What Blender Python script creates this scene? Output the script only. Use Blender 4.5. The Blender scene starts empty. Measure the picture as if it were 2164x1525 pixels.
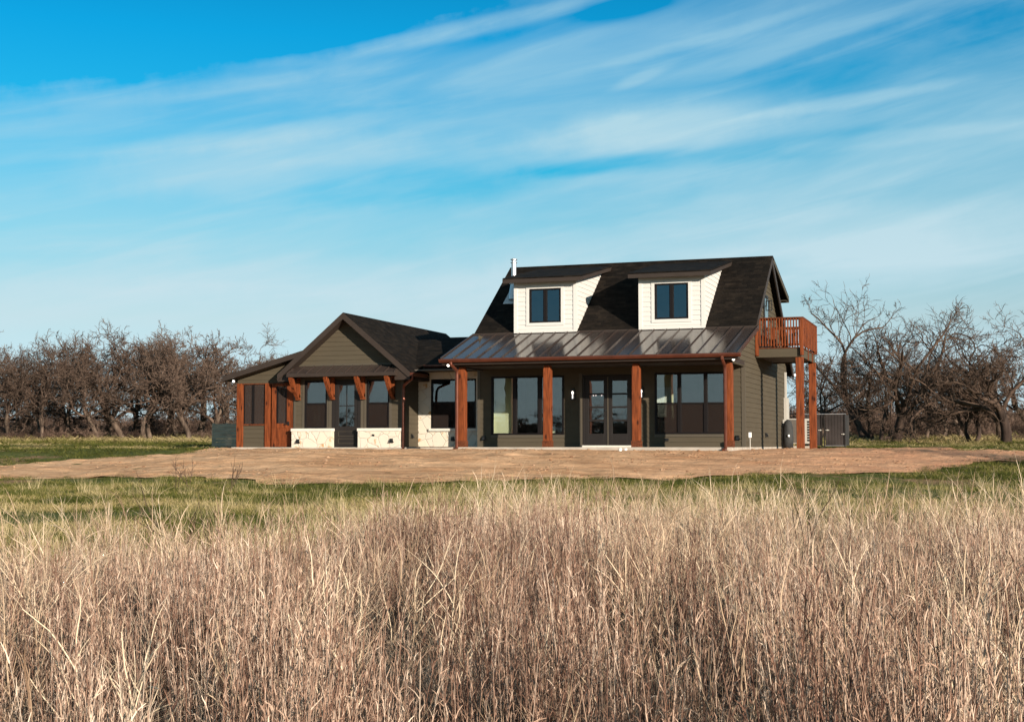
import bpy, math, random
import numpy as np
from mathutils import Vector, Matrix, geometry

S = bpy.context.scene
COL = S.collection
R_ = math.radians

# ------------------------------------------------------------------ camera
FPX, TH, PH = 2884.04, .3339, .061724
CAM = np.array([7.4165, -42.1372, .0551])
RV = np.array([math.cos(TH), math.sin(TH), 0.])
FW = np.array([-math.sin(TH)*math.cos(PH), math.cos(TH)*math.cos(PH), math.sin(PH)])
UP = np.cross(RV, FW)
cd = bpy.data.cameras.new('camera'); cam = bpy.data.objects.new('camera', cd); COL.objects.link(cam)
cd.sensor_width = 36; cd.lens = FPX/2164*36; cd.clip_start = .1; cd.clip_end = 9000
M = Matrix.Identity(4)
for i in range(3):
    M[i][0], M[i][1], M[i][2], M[i][3] = RV[i], UP[i], -FW[i], CAM[i]
cam.matrix_world = M
S.camera = cam
S.render.resolution_x, S.render.resolution_y = 1024, 721

# ------------------------------------------------------------------ light
SUN_EL = R_(13.5)
SUN_H = np.array([.774, -.633])            # towards the sun, on the ground
sun_dir = Vector((SUN_H[0]*math.cos(SUN_EL), SUN_H[1]*math.cos(SUN_EL), math.sin(SUN_EL)))
sl = bpy.data.lights.new('sun', 'SUN'); sl.energy = 4.9; sl.angle = R_(.5); sl.color = (1, .87, .72)
so = bpy.data.objects.new('sun', sl); COL.objects.link(so)
so.rotation_mode = 'QUATERNION'; so.rotation_quaternion = sun_dir.to_track_quat('Z', 'Y'); so.location = (30, -30, 30)
S.view_settings.view_transform = 'Standard'; S.view_settings.look = 'None'
S.view_settings.exposure = 0.75; S.view_settings.gamma = 1
S.cycles.max_bounces = 8; S.cycles.transparent_max_bounces = 24
S.cycles.use_denoising = True

W = bpy.data.worlds.new('World'); S.world = W; W.use_nodes = True
nt = W.node_tree; nt.nodes.clear()
def N(t, typ, **k):
    n = t.nodes.new(typ)
    for a, b in k.items():
        setattr(n, a, b)
    return n
def world():
    L = nt.links.new
    sky = N(nt, 'ShaderNodeTexSky', sky_type='NISHITA', sun_disc=False)
    sky.sun_elevation = SUN_EL; sky.sun_rotation = math.atan2(SUN_H[0], SUN_H[1])
    sky.altitude = 300; sky.air_density = 1.0; sky.dust_density = .4; sky.ozone_density = 3.5
    tc = N(nt, 'ShaderNodeTexCoord'); sep = N(nt, 'ShaderNodeSeparateXYZ'); L(tc.outputs['Generated'], sep.inputs[0])
    # richer blue overhead, paler air low down
    r = N(nt, 'ShaderNodeValToRGB'); L(sep.outputs[2], r.inputs[0])
    e = r.color_ramp.elements
    e[0].position = .0; e[0].color = SKY_RAMP[0][1]
    e[1].position = SKY_RAMP[-1][0]; e[1].color = SKY_RAMP[-1][1]
    for p, c in SKY_RAMP[1:-1]:
        q = e.new(p); q.color = c
    mul = N(nt, 'ShaderNodeMix', data_type='RGBA', blend_type='MULTIPLY'); mul.inputs[0].default_value = 1
    L(sky.outputs[0], mul.inputs[6]); L(r.outputs[0], mul.inputs[7])
    # cirrus: streaked noise on a high flat layer
    az = N(nt, 'ShaderNodeMath', operation='ARCTAN2'); L(sep.outputs[0], az.inputs[0]); L(sep.outputs[1], az.inputs[1])
    def clouds(rot, sx, sy, off, lo, hi, scale, det=7, dist=.6):
        cb = N(nt, 'ShaderNodeCombineXYZ'); L(az.outputs[0], cb.inputs[0]); L(sep.outputs[2], cb.inputs[1])
        mp = N(nt, 'ShaderNodeMapping'); mp.inputs['Rotation'].default_value = (0, 0, R_(rot))
        L(cb.outputs[0], mp.inputs[0])
        m2 = N(nt, 'ShaderNodeMapping'); m2.inputs['Scale'].default_value = (sx, sy, 1); m2.inputs['Location'].default_value = off
        L(mp.outputs[0], m2.inputs[0])
        no = N(nt, 'ShaderNodeTexNoise'); no.inputs['Scale'].default_value = scale; no.inputs['Detail'].default_value = det
        no.inputs['Roughness'].default_value = .55; no.inputs['Distortion'].default_value = dist
        L(m2.outputs[0], no.inputs[0])
        mr = N(nt, 'ShaderNodeMapRange', interpolation_type='SMOOTHSTEP'); mr.inputs[1].default_value = lo; mr.inputs[2].default_value = hi
        L(no.outputs[0], mr.inputs[0]); return mr.outputs[0]
    a = clouds(-10, 1.6, 9, (3.1, 1.7, 0), .36, .72, 2.2)
    b = clouds(-14, 3.5, 34, (1.2, 4.4, 2), .40, .80, 1.6, 9, .9)
    c = clouds(-5, 1.2, 5, (7.3, 2.2, 5), .35, .65, 1.5, 4, .3)
    def op(o, x, y):
        n = N(nt, 'ShaderNodeMath', operation=o)
        for i, v in enumerate((x, y)):
            if isinstance(v, (int, float)): n.inputs[i].default_value = v
            else: L(v, n.inputs[i])
        return n.outputs[0]
    base = N(nt, 'ShaderNodeMapRange', interpolation_type='LINEAR')
    base.inputs[1].default_value = .06; base.inputs[2].default_value = .30; base.inputs[3].default_value = .82; base.inputs[4].default_value = .42; L(sep.outputs[2], base.inputs[0])
    al = base.outputs[0]
    a_ = op('MULTIPLY', op('SUBTRACT', a, .5), .30); b_ = op('MULTIPLY', op('SUBTRACT', b, .5), .17); c_ = op('MULTIPLY', op('SUBTRACT', c, .5), .22)
    al = op('ADD', al, op('ADD', a_, op('ADD', b_, c_)))
    wob = N(nt, 'ShaderNodeTexNoise'); wob.inputs['Scale'].default_value = 14; wob.inputs['Detail'].default_value = 6; wob.inputs['Roughness'].default_value = .6; L(tc.outputs['Generated'], wob.inputs[0])
    wv = op('MULTIPLY', op('SUBTRACT', wob.outputs[0], .5), .9)
    def blob(px, py, w, h, deg, val):
        """soft streak centred on a bearing and height of the sky"""
        d = FW+RV*(px-1082)/FPX-UP*(py-762.5)/FPX; d = d/np.linalg.norm(d); A0 = math.atan2(d[0], d[1]); Z0 = d[2]
        cb = N(nt, 'ShaderNodeCombineXYZ'); L(az.outputs[0], cb.inputs[0]); L(sep.outputs[2], cb.inputs[1])
        s1 = N(nt, 'ShaderNodeVectorMath', operation='SUBTRACT'); L(cb.outputs[0], s1.inputs[0]); s1.inputs[1].default_value = (A0, Z0, 0)
        m1 = N(nt, 'ShaderNodeMapping'); m1.inputs['Rotation'].default_value = (0, 0, R_(-deg)); L(s1.outputs[0], m1.inputs[0])
        m2 = N(nt, 'ShaderNodeMapping'); m2.inputs['Scale'].default_value = (FPX/w, FPX/h, 1); L(m1.outputs[0], m2.inputs[0])
        ln = N(nt, 'ShaderNodeVectorMath', operation='LENGTH'); L(m2.outputs[0], ln.inputs[0])
        mr = N(nt, 'ShaderNodeMapRange', interpolation_type='SMOOTHERSTEP'); mr.inputs[1].default_value = 1.25; mr.inputs[2].default_value = .25; mr.inputs[3].default_value = 0; mr.inputs[4].default_value = val
        L(op('ADD', ln.outputs['Value'], wv), mr.inputs[0]); return mr.outputs[0]
    for q in BLOBS: al = op('ADD', al, blob(*q))
    al = op('MAXIMUM', op('MINIMUM', al, .97), .0)
    mx = N(nt, 'ShaderNodeMix', data_type='RGBA'); L(al, mx.inputs[0]); L(mul.outputs[2], mx.inputs[6])
    cm = N(nt, 'ShaderNodeMix', data_type='RGBA'); cr = N(nt, 'ShaderNodeMapRange'); cr.inputs[1].default_value = .10; cr.inputs[2].default_value = .27; L(sep.outputs[2], cr.inputs[0])
    L(cr.outputs[0], cm.inputs[0]); cm.inputs[6].default_value = CLOUD; cm.inputs[7].default_value = (3.5, 5.7, 6.7, 1); L(cm.outputs[2], mx.inputs[7])
    bg = N(nt, 'ShaderNodeBackground'); L(mx.outputs[2], bg.inputs[0]); bg.inputs[1].default_value = .07
    out = N(nt, 'ShaderNodeOutputWorld'); L(bg.outputs[0], out.inputs[0])
BLOBS = [(250, 20, 1050, 190, 9, -.75), (850, 390, 300, 60, 3, -.30), (1850, 130, 420, 60, 14, -.22), (1330, 10, 160, 40, 10, -.3), (1560, 322, 480, 30, 4, -.20),
         (1430, 268, 330, 66, 6, .55), (1800, 213, 300, 16, 6, .30), (1360, 162, 90, 16, 20, .25), (900, 78, 560, 22, 11, .30), (600, 345, 460, 66, 6, .34), (1200, 120, 520, 60, 10, .22), (500, 180, 520, 26, 9, .22), (560, 285, 420, 24, 9, .22), (1900, 290, 300, 20, 3, .2), (1750, 560, 700, 60, 2, .2), (650, 590, 800, 50, 1, .2), (1600, 500, 700, 60, 3, .22),
         (1300, 345, 260, 20, 5, -.2), (1750, 100, 260, 14, 15, -.2), (230, 640, 600, 60, 2, .2), (1500, 80, 300, 14, 12, .15)]
SKY_RAMP = [(0., (.9, 1.1, 1.6, 1)), (.09, (1.05, 1.04, .92, 1)), (.15, (.38, 1.12, 1.04, 1)), (.206, (.12, 1.16, 1.16, 1)), (.29, (.03, 1.10, 1.26, 1)), (.40, (.03, .75, .95, 1)), (.50, (.22, .26, .30, 1)), (1., (.20, .20, .22, 1))]
CLOUD = (5.0, 6.5, 7.1, 1)
world()

# ------------------------------------------------------------------ helpers
rng = np.random.default_rng(7)
def sm(a, b, x):
    x = np.clip((x-a)/(b-a), 0, 1); return x*x*(3-2*x)
def _hash(i, j, s):
    h = (i*374761393 + j*668265263 + s*1442695041) & 0xffffffff
    h = ((h ^ (h >> 13))*1274126177) & 0xffffffff
    return ((h ^ (h >> 16)) & 0xffff)/65535.
def vnoise(x, y, s=0):
    x = np.asarray(x, float); y = np.asarray(y, float)
    i = np.floor(x).astype(np.int64); j = np.floor(y).astype(np.int64); u = x-i; v = y-j
    u = u*u*(3-2*u); v = v*v*(3-2*v)
    return (_hash(i, j, s)*(1-u)+_hash(i+1, j, s)*u)*(1-v)+(_hash(i, j+1, s)*(1-u)+_hash(i+1, j+1, s)*u)*v
def fbm(x, y, s=0, o=4):
    return sum(vnoise(x*2**k, y*2**k, s+k)*.5**k for k in range(o))/(2-.5**(o-1))

def setp(o, **k):
    for a, b in k.items():
        o[a] = b
    return o
def empty(name, loc, label, cat, group=None, rz=0):
    o = bpy.data.objects.new(name, None); COL.objects.link(o); o.location = loc; o.rotation_euler.z = rz
    o.empty_display_size = .2; o['label'] = label; o['category'] = cat
    if group: o['group'] = group
    return o
def fastmesh(name, V, F, mats, smooth=False):
    """V (n,3); F (m,k) constant k"""
    me = bpy.data.meshes.new(name); V = np.asarray(V, np.float32); F = np.asarray(F, np.int32)
    me.vertices.add(len(V)); me.vertices.foreach_set('co', V.ravel())
    m, k = F.shape
    me.loops.add(m*k); me.loops.foreach_set('vertex_index', F.ravel())
    me.polygons.add(m); me.polygons.foreach_set('loop_start', np.arange(0, m*k, k, dtype=np.int32))
    if smooth: me.polygons.foreach_set('use_smooth', np.ones(m, bool))
    me.update(calc_edges=True)
    for q in mats: me.materials.append(q)
    return me

class MB:
    def __init__(s): s.v = []; s.f = []; s.m = []; s.mi = 0
    def quad(s, *p):
        b = len(s.v); s.v += [tuple(map(float, q)) for q in p]; s.f.append(tuple(range(b, b+len(p)))); s.m.append(s.mi)
    def hexa(s, p):   # 8 points: bottom 4 ccw, top 4 ccw
        b = len(s.v); s.v += [tuple(map(float, q)) for q in p]
        for q in ((3,2,1,0),(4,5,6,7),(0,1,5,4),(1,2,6,5),(2,3,7,6),(3,0,4,7)):
            s.f.append(tuple(b+i for i in q)); s.m.append(s.mi)
    def box(s, x0, x1, y0, y1, z0, z1):
        s.hexa([(x0,y0,z0),(x1,y0,z0),(x1,y1,z0),(x0,y1,z0),(x0,y0,z1),(x1,y0,z1),(x1,y1,z1),(x0,y1,z1)])
    def slab(s, pts, d):   # 4 top points, thickness vector d
        d = np.array(d, float); s.hexa([tuple(np.array(p)+d) for p in pts]+list(pts))
    def prism(s, pts, ax, a, b):   # polygon in plane extruded along axis ax
        def P(p, c): return (c, p[0], p[1]) if ax == 0 else ((p[0], c, p[1]) if ax == 1 else (p[0], p[1], c))
        n = len(pts); o = len(s.v); s.v += [P(p, a) for p in pts]+[P(p, b) for p in pts]
        s.f.append(tuple(range(o, o+n))); s.m.append(s.mi); s.f.append(tuple(range(o+2*n-1, o+n-1, -1))); s.m.append(s.mi)
        for i in range(n):
            j = (i+1) % n; s.f.append((o+j, o+i, o+n+i, o+n+j)); s.m.append(s.mi)
    def tube(s, path, r, n=10, cap=True):
        path = [Vector(p) for p in path]; rs = r if isinstance(r, (list, tuple)) else [r]*len(path)
        o = len(s.v); prev = None
        for i, p in enumerate(path):
            t = (path[min(i+1, len(path)-1)]-path[max(i-1, 0)]).normalized()
            if prev is None: u = t.orthogonal().normalized()
            else: u = (prev-t*prev.dot(t)).normalized()
            prev = u; w = t.cross(u)
            for k in range(n):
                a = 2*math.pi*k/n; s.v.append(tuple(p+(u*math.cos(a)+w*math.sin(a))*rs[i]))
        for i in range(len(path)-1):
            for k in range(n):
                k2 = (k+1) % n
                s.f.append((o+i*n+k, o+i*n+k2, o+(i+1)*n+k2, o+(i+1)*n+k)); s.m.append(s.mi)
        if cap:
            s.f.append(tuple(range(o+n-1, o-1, -1))); s.m.append(s.mi)
            e = o+(len(path)-1)*n; s.f.append(tuple(range(e, e+n))); s.m.append(s.mi)
    def build(s, name, mats, parent=None, bevel=0, smooth=False, world=True):
        me = bpy.data.meshes.new(name); me.from_pydata(s.v, [], s.f)
        mats = mats if isinstance(mats, (list, tuple)) else [mats]
        for q in mats: me.materials.append(q)
        me.polygons.foreach_set('material_index', s.m)
        if smooth: me.polygons.foreach_set('use_smooth', [True]*len(s.f))
        me.update()
        o = bpy.data.objects.new(name, me); COL.objects.link(o)
        if parent:
            o.parent = parent
            if world: o.matrix_parent_inverse = Matrix.Identity(4); o.location = -worldloc(parent)
        if bevel:
            b = o.modifiers.new('bevel', 'BEVEL'); b.width = bevel; b.segments = 2; b.limit_method = 'ANGLE'
        return o
def worldloc(o):
    v = Vector(o.location)
    while o.parent: o = o.parent; v += Vector(o.location)
    return v

# ------------------------------------------------------------------ materials
MATS = {}
def mat(name, base, rough=.7, metal=0., var=.0, vscale=3., spec=.5, bump=0., bscale=40., stretch=(1, 1, 1), var2=None, emit=None, alpha=None, objrand=0.):
    """noise-mottled principled; base rgb; var = +- brightness; var2 = second colour"""
    m = bpy.data.materials.new(name); m.use_nodes = True; t = m.node_tree; b = t.nodes['Principled BSDF']; L = t.links.new
    b.inputs['Roughness'].default_value = rough; b.inputs['Metallic'].default_value = metal; b.inputs['Specular IOR Level'].default_value = spec
    tc = N(t, 'ShaderNodeTexCoord'); mp = N(t, 'ShaderNodeMapping'); mp.inputs['Scale'].default_value = stretch; L(tc.outputs['Object'], mp.inputs[0])
    n1 = N(t, 'ShaderNodeTexNoise'); n1.inputs['Scale'].default_value = vscale; n1.inputs['Detail'].default_value = 5; L(mp.outputs[0], n1.inputs[0])
    r = N(t, 'ShaderNodeValToRGB'); L(n1.outputs[0], r.inputs[0]); e = r.color_ramp.elements
    c2 = var2 if var2 else tuple(min(1, c*(1+var)) for c in base)
    c1 = base if var2 else tuple(c*(1-var) for c in base)
    e[0].position = .32; e[0].color = (*c1, 1); e[1].position = .68; e[1].color = (*c2, 1)
    out = r.outputs[0]
    if objrand:
        oi = N(t, 'ShaderNodeObjectInfo'); mr = N(t, 'ShaderNodeMapRange'); mr.inputs[3].default_value = 1-objrand; mr.inputs[4].default_value = 1+objrand
        L(oi.outputs['Random'], mr.inputs[0]); mu = N(t, 'ShaderNodeVectorMath', operation='SCALE'); L(out, mu.inputs[0]); L(mr.outputs[0], mu.inputs[3]); out = mu.outputs[0]
    L(out, b.inputs['Base Color'])
    if bump:
        n2 = N(t, 'ShaderNodeTexNoise'); n2.inputs['Scale'].default_value = bscale; n2.inputs['Detail'].default_value = 6; L(mp.outputs[0], n2.inputs[0])
        bp = N(t, 'ShaderNodeBump'); bp.inputs['Strength'].default_value = 1; bp.inputs['Distance'].default_value = bump; L(n2.outputs[0], bp.inputs['Height']); L(bp.outputs[0], b.inputs['Normal'])
    if emit: b.inputs['Emission Color'].default_value = (*emit[:3], 1); b.inputs['Emission Strength'].default_value = emit[3]
    MATS[name] = m; return m

def wood(name, c1, c2, ax=2):
    m = bpy.data.materials.new(name); m.use_nodes = True; t = m.node_tree; b = t.nodes['Principled BSDF']; L = t.links.new
    b.inputs['Roughness'].default_value = .7; b.inputs['Specular IOR Level'].default_value = .2
    tc = N(t, 'ShaderNodeTexCoord'); mp = N(t, 'ShaderNodeMapping'); sc = [9, 9, 9]; sc[ax] = .9; mp.inputs['Scale'].default_value = sc; L(tc.outputs['Object'], mp.inputs[0])
    n1 = N(t, 'ShaderNodeTexNoise'); n1.inputs['Scale'].default_value = 2.2; n1.inputs['Detail'].default_value = 6; n1.inputs['Distortion'].default_value = .5; L(mp.outputs[0], n1.inputs[0])
    r = N(t, 'ShaderNodeValToRGB'); L(n1.outputs[0], r.inputs[0]); e = r.color_ramp.elements
    e[0].position = .33; e[0].color = (*c1, 1); e[1].position = .62; e[1].color = (*c2, 1)
    # knots
    m2 = N(t, 'ShaderNodeMapping'); s2 = [4.5, 4.5, 4.5]; s2[ax] = 2.0; m2.inputs['Scale'].default_value = s2; L(tc.outputs['Object'], m2.inputs[0])
    vo = N(t, 'ShaderNodeTexVoronoi'); vo.inputs['Scale'].default_value = 1; L(m2.outputs[0], vo.inputs[0])
    mr = N(t, 'ShaderNodeMapRange'); mr.inputs[1].default_value = .1; mr.inputs[2].default_value = .24; L(vo.outputs['Distance'], mr.inputs[0])
    mx = N(t, 'ShaderNodeMix', data_type='RGBA'); L(mr.outputs[0], mx.inputs[0]); mx.inputs[6].default_value = (c1[0]*.35, c1[1]*.35, c1[2]*.4, 1); L(r.outputs[0], mx.inputs[7])
    L(mx.outputs[2], b.inputs['Base Color'])
    bp = N(t, 'ShaderNodeBump'); bp.inputs['Distance'].default_value = .004; L(n1.outputs[0], bp.inputs['Height']); L(bp.outputs[0], b.inputs['Normal'])
    return m

def stone_mat():
    m = bpy.data.materials.new('limestone'); m.use_nodes = True; t = m.node_tree; b = t.nodes['Principled BSDF']; L = t.links.new
    b.inputs['Roughness'].default_value = .85
    tc = N(t, 'ShaderNodeTexCoord')
    nz = N(t, 'ShaderNodeTexNoise'); nz.inputs['Scale'].default_value = 2.5; L(tc.outputs['Object'], nz.inputs[0])
    wa = N(t, 'ShaderNodeMix', data_type='VECTOR'); wa.inputs[0].default_value = .12; L(tc.outputs['Object'], wa.inputs[4]); L(nz.outputs['Color'], wa.inputs[5])
    def vor(feat):
        v = N(t, 'ShaderNodeTexVoronoi', feature=feat); v.inputs['Scale'].default_value = 3.1; v.inputs['Randomness'].default_value = .95; L(wa.outputs[1], v.inputs[0]); return v
    ve = vor('DISTANCE_TO_EDGE'); vc = vor('F1')
    r = N(t, 'ShaderNodeValToRGB'); sp = N(t, 'ShaderNodeSeparateColor'); L(vc.outputs['Color'], sp.inputs[0]); L(sp.outputs[0], r.inputs[0])
    e = r.color_ramp.elements; e[0].position = 0; e[0].color = (.58, .54, .47, 1); e[1].position = 1; e[1].color = (.70, .67, .61, 1)
    q = e.new(.9); q.color = (.62, .55, .44, 1)
    # rusty stains inside a few stones
    n3 = N(t, 'ShaderNodeTexNoise'); n3.inputs['Scale'].default_value = 5; n3.inputs['Detail'].default_value = 7; L(tc.outputs['Object'], n3.inputs[0])
    a = N(t, 'ShaderNodeMapRange'); a.inputs[1].default_value = .54; a.inputs[2].default_value = .64; L(n3.outputs[0], a.inputs[0])
    g = N(t, 'ShaderNodeMath', operation='GREATER_THAN'); g.inputs[1].default_value = .72; L(sp.outputs[1], g.inputs[0])
    mu = N(t, 'ShaderNodeMath', operation='MULTIPLY'); L(a.outputs[0], mu.inputs[0]); L(g.outputs[0], mu.inputs[1])
    m1 = N(t, 'ShaderNodeMix', data_type='RGBA'); L(mu.outputs[0], m1.inputs[0]); L(r.outputs[0], m1.inputs[6]); m1.inputs[7].default_value = (.44, .26, .12, 1)
    mr = N(t, 'ShaderNodeMapRange'); mr.inputs[1].default_value = .004; mr.inputs[2].default_value = .014; L(ve.outputs['Distance'], mr.inputs[0])
    m2 = N(t, 'ShaderNodeMix', data_type='RGBA'); L(mr.outputs[0], m2.inputs[0]); m2.inputs[6].default_value = (.45, .41, .34, 1); L(m1.outputs[2], m2.inputs[7])
    L(m2.outputs[2], b.inputs['Base Color'])
    mr2 = N(t, 'ShaderNodeMapRange'); mr2.inputs[1].default_value = 0; mr2.inputs[2].default_value = .035; L(ve.outputs['Distance'], mr2.inputs[0])
    ad = N(t, 'ShaderNodeMath', operation='MULTIPLY_ADD'); L(n3.outputs[0], ad.inputs[0]); ad.inputs[1].default_value = .8; L(mr2.outputs[0], ad.inputs[2])
    bp = N(t, 'ShaderNodeBump'); bp.inputs['Distance'].default_value = .012; L(ad.outputs[0], bp.inputs['Height']); L(bp.outputs[0], b.inputs['Normal'])
    return m

def shingle_mat(ax):   # courses run along axis ax (0: x, 1: y), rows by height
    m = bpy.data.materials.new('shingles'); m.use_nodes = True; t = m.node_tree; b = t.nodes['Principled BSDF']; L = t.links.new
    b.inputs['Roughness'].default_value = .9; b.inputs['Specular IOR Level'].default_value = .08
    tc = N(t, 'ShaderNodeTexCoord'); sep = N(t, 'ShaderNodeSeparateXYZ'); L(tc.outputs['Object'], sep.inputs[0])
    cb = N(t, 'ShaderNodeCombineXYZ'); L(sep.outputs[ax], cb.inputs[0]); L(sep.outputs[2], cb.inputs[1])
    br = N(t, 'ShaderNodeTexBrick'); L(cb.outputs[0], br.inputs[0])
    br.inputs['Color1'].default_value = (.007, .0056, .0046, 1); br.inputs['Color2'].default_value = (.017, .0128, .0095, 1); br.inputs['Mortar'].default_value = (.012, .010, .009, 1)
    br.inputs['Scale'].default_value = 1; br.inputs['Mortar Size'].default_value = .004; br.inputs['Brick Width'].default_value = .30; br.inputs['Row Height'].default_value = .085; br.offset = .37; br.inputs['Bias'].default_value = -.2
    nn = N(t, 'ShaderNodeTexNoise'); nn.inputs['Scale'].default_value = 3.2; nn.inputs['Detail'].default_value = 8; nn.inputs['Roughness'].default_value = .75; L(tc.outputs['Object'], nn.inputs[0])
    mr = N(t, 'ShaderNodeMapRange'); mr.inputs[1].default_value = .35; mr.inputs[2].default_value = .7; mr.inputs[3].default_value = .6; mr.inputs[4].default_value = 1.7; L(nn.outputs[0], mr.inputs[0])
    vm = N(t, 'ShaderNodeVectorMath', operation='SCALE'); L(br.outputs[0], vm.inputs[0]); L(mr.outputs[0], vm.inputs[3]); L(vm.outputs[0], b.inputs['Base Color'])
    bp = N(t, 'ShaderNodeBump'); bp.inputs['Distance'].default_value = .006; bp.invert = True; L(br.outputs['Fac'], bp.inputs['Height']); L(bp.outputs[0], b.inputs['Normal'])
    return m

def glass_mat(name, fac, rough=.0, tint=(.75, .8, .8), gloss=(.95, .95, .95)):
    m = bpy.data.materials.new(name); m.use_nodes = True; t = m.node_tree; t.nodes.clear(); L = t.links.new
    tr = N(t, 'ShaderNodeBsdfTransparent'); tr.inputs[0].default_value = (*tint, 1)
    gl = N(t, 'ShaderNodeBsdfGlossy'); gl.inputs['Roughness'].default_value = rough; gl.inputs[0].default_value = (*gloss, 1)
    fr = N(t, 'ShaderNodeLayerWeight'); fr.inputs[0].default_value = .5
    pw = N(t, 'ShaderNodeMath', operation='POWER'); pw.inputs[1].default_value = 5; L(fr.outputs['Facing'], pw.inputs[0])
    ad = N(t, 'ShaderNodeMath', operation='ADD'); ad.inputs[1].default_value = fac; L(pw.outputs[0], ad.inputs[0]); ad.use_clamp = True
    tc = N(t, 'ShaderNodeTexCoord'); nz = N(t, 'ShaderNodeTexNoise'); nz.inputs['Scale'].default_value = 1.7; L(tc.outputs['Object'], nz.inputs[0])
    bp = N(t, 'ShaderNodeBump'); bp.inputs['Distance'].default_value = .004; L(nz.outputs[0], bp.inputs['Height']); L(bp.outputs[0], gl.inputs['Normal'])
    mx = N(t, 'ShaderNodeMixShader'); L(ad.outputs[0], mx.inputs[0]); L(tr.outputs[0], mx.inputs[1]); L(gl.outputs[0], mx.inputs[2])
    o = N(t, 'ShaderNodeOutputMaterial'); L(mx.outputs[0], o.inputs[0]); return m
def screen_mat(name, op, col):
    m = bpy.data.materials.new(name); m.use_nodes = True; t = m.node_tree; t.nodes.clear(); L = t.links.new
    tr = N(t, 'ShaderNodeBsdfTransparent'); di = N(t, 'ShaderNodeBsdfDiffuse'); di.inputs[0].default_value = (*col, 1)
    tc = N(t, 'ShaderNodeTexCoord'); nz = N(t, 'ShaderNodeTexNoise'); nz.inputs['Scale'].default_value = 1.1; L(tc.outputs['Object'], nz.inputs[0])
    mr = N(t, 'ShaderNodeMapRange'); mr.inputs[3].default_value = op-.08; mr.inputs[4].default_value = op+.08; L(nz.outputs[0], mr.inputs[0])
    mx = N(t, 'ShaderNodeMixShader'); L(mr.outputs[0], mx.inputs[0]); L(tr.outputs[0], mx.inputs[1]); L(di.outputs[0], mx.inputs[2])
    o = N(t, 'ShaderNodeOutputMaterial'); L(mx.outputs[0], o.inputs[0]); return m

SIDING = mat('olive_siding', (.072, .059, .040), .8, var=.07, vscale=.8, spec=.2, bump=.0012, bscale=60, stretch=(1, 1, 6))
TRIM = mat('olive_trim', (.066, .054, .037), .7, var=.05, vscale=2)
WHITE = mat('white_siding', (.60, .58, .55), .6, var=.02, vscale=1.2, bump=.001, bscale=50, stretch=(1, 1, 6))
DARKTRIM = mat('dark_bronze_trim', (.036, .026, .021), .6, var=.08, vscale=3, spec=.25)
FRAME = mat('black_window_frame', (.008, .006, .006), .5, var=.1, spec=.2)
DOORPAINT = mat('door_paint', (.018, .015, .014), .5, var=.05, spec=.25)
METAL = mat('bronze_standing_seam', (.046, .034, .030), .16, metal=.05, spec=.32, var=.06, vscale=1.3, bump=.0006, bscale=1.5)
COPPER = mat('copper_gutter', (.13, .040, .023), .36, metal=.5, var=.18, vscale=5)
STEEL = mat('galvanised_steel', (.55, .55, .56), .42, metal=.8, var=.1, vscale=8)
CEDAR = wood('stained_cedar', (.085, .020, .006), (.20, .050, .014), 2)
CEDARY = wood('stained_cedar_rail', (.06, .017, .007), (.13, .038, .014), 1)
STONE = stone_mat()
STONECAP = mat('stone_cap', (.62, .59, .53), .8, var=.05, vscale=4, bump=.004, bscale=15)
SHX, SHY = shingle_mat(0), shingle_mat(1)
CONC = mat('concrete', (.38, .34, .29), .85, var=.15, vscale=2, bump=.003, bscale=30)
GLASS = glass_mat('window_glass', .10, tint=(.88, .92, .91))
GLASSUP = glass_mat('dormer_glass', .16, tint=(.22, .30, .34), gloss=(.30, .55, .72))
SCREEN = screen_mat('insect_screen', .72, (.024, .018, .016))
PSCREEN = screen_mat('porch_screen', .58, (.050, .038, .034))
INWALL = mat('interior_paint', (.62, .60, .42), .8, var=.03)
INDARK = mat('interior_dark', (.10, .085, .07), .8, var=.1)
INFLOOR = mat('interior_floor', (.20, .12, .07), .5, var=.2, stretch=(1, 8, 1))
INWHITE = mat('interior_white', (.75, .75, .68), .5, var=.02)
BLACK = mat('black_plastic', (.010, .010, .010), .45, var=.1)
PALEBOX = mat('pale_plastic', (.40, .38, .34), .5, var=.05)
PVC = mat('white_plastic', (.8, .8, .78), .4, var=.03)
BULB = mat('lit_bulb', (1, .95, .88), .4, emit=(1, .9, .78, 2.2))
LBULB = mat('pink_bulb', (.9, .7, .65), .4, emit=(1, .72, .68, 1.1))
DIFF = mat('lamp_glass', (.8, .8, .8), .3, emit=(1, .93, .85, .8))
SOFFIT = mat('soffit_paint', (.035, .026, .021), .7, var=.06)

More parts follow.
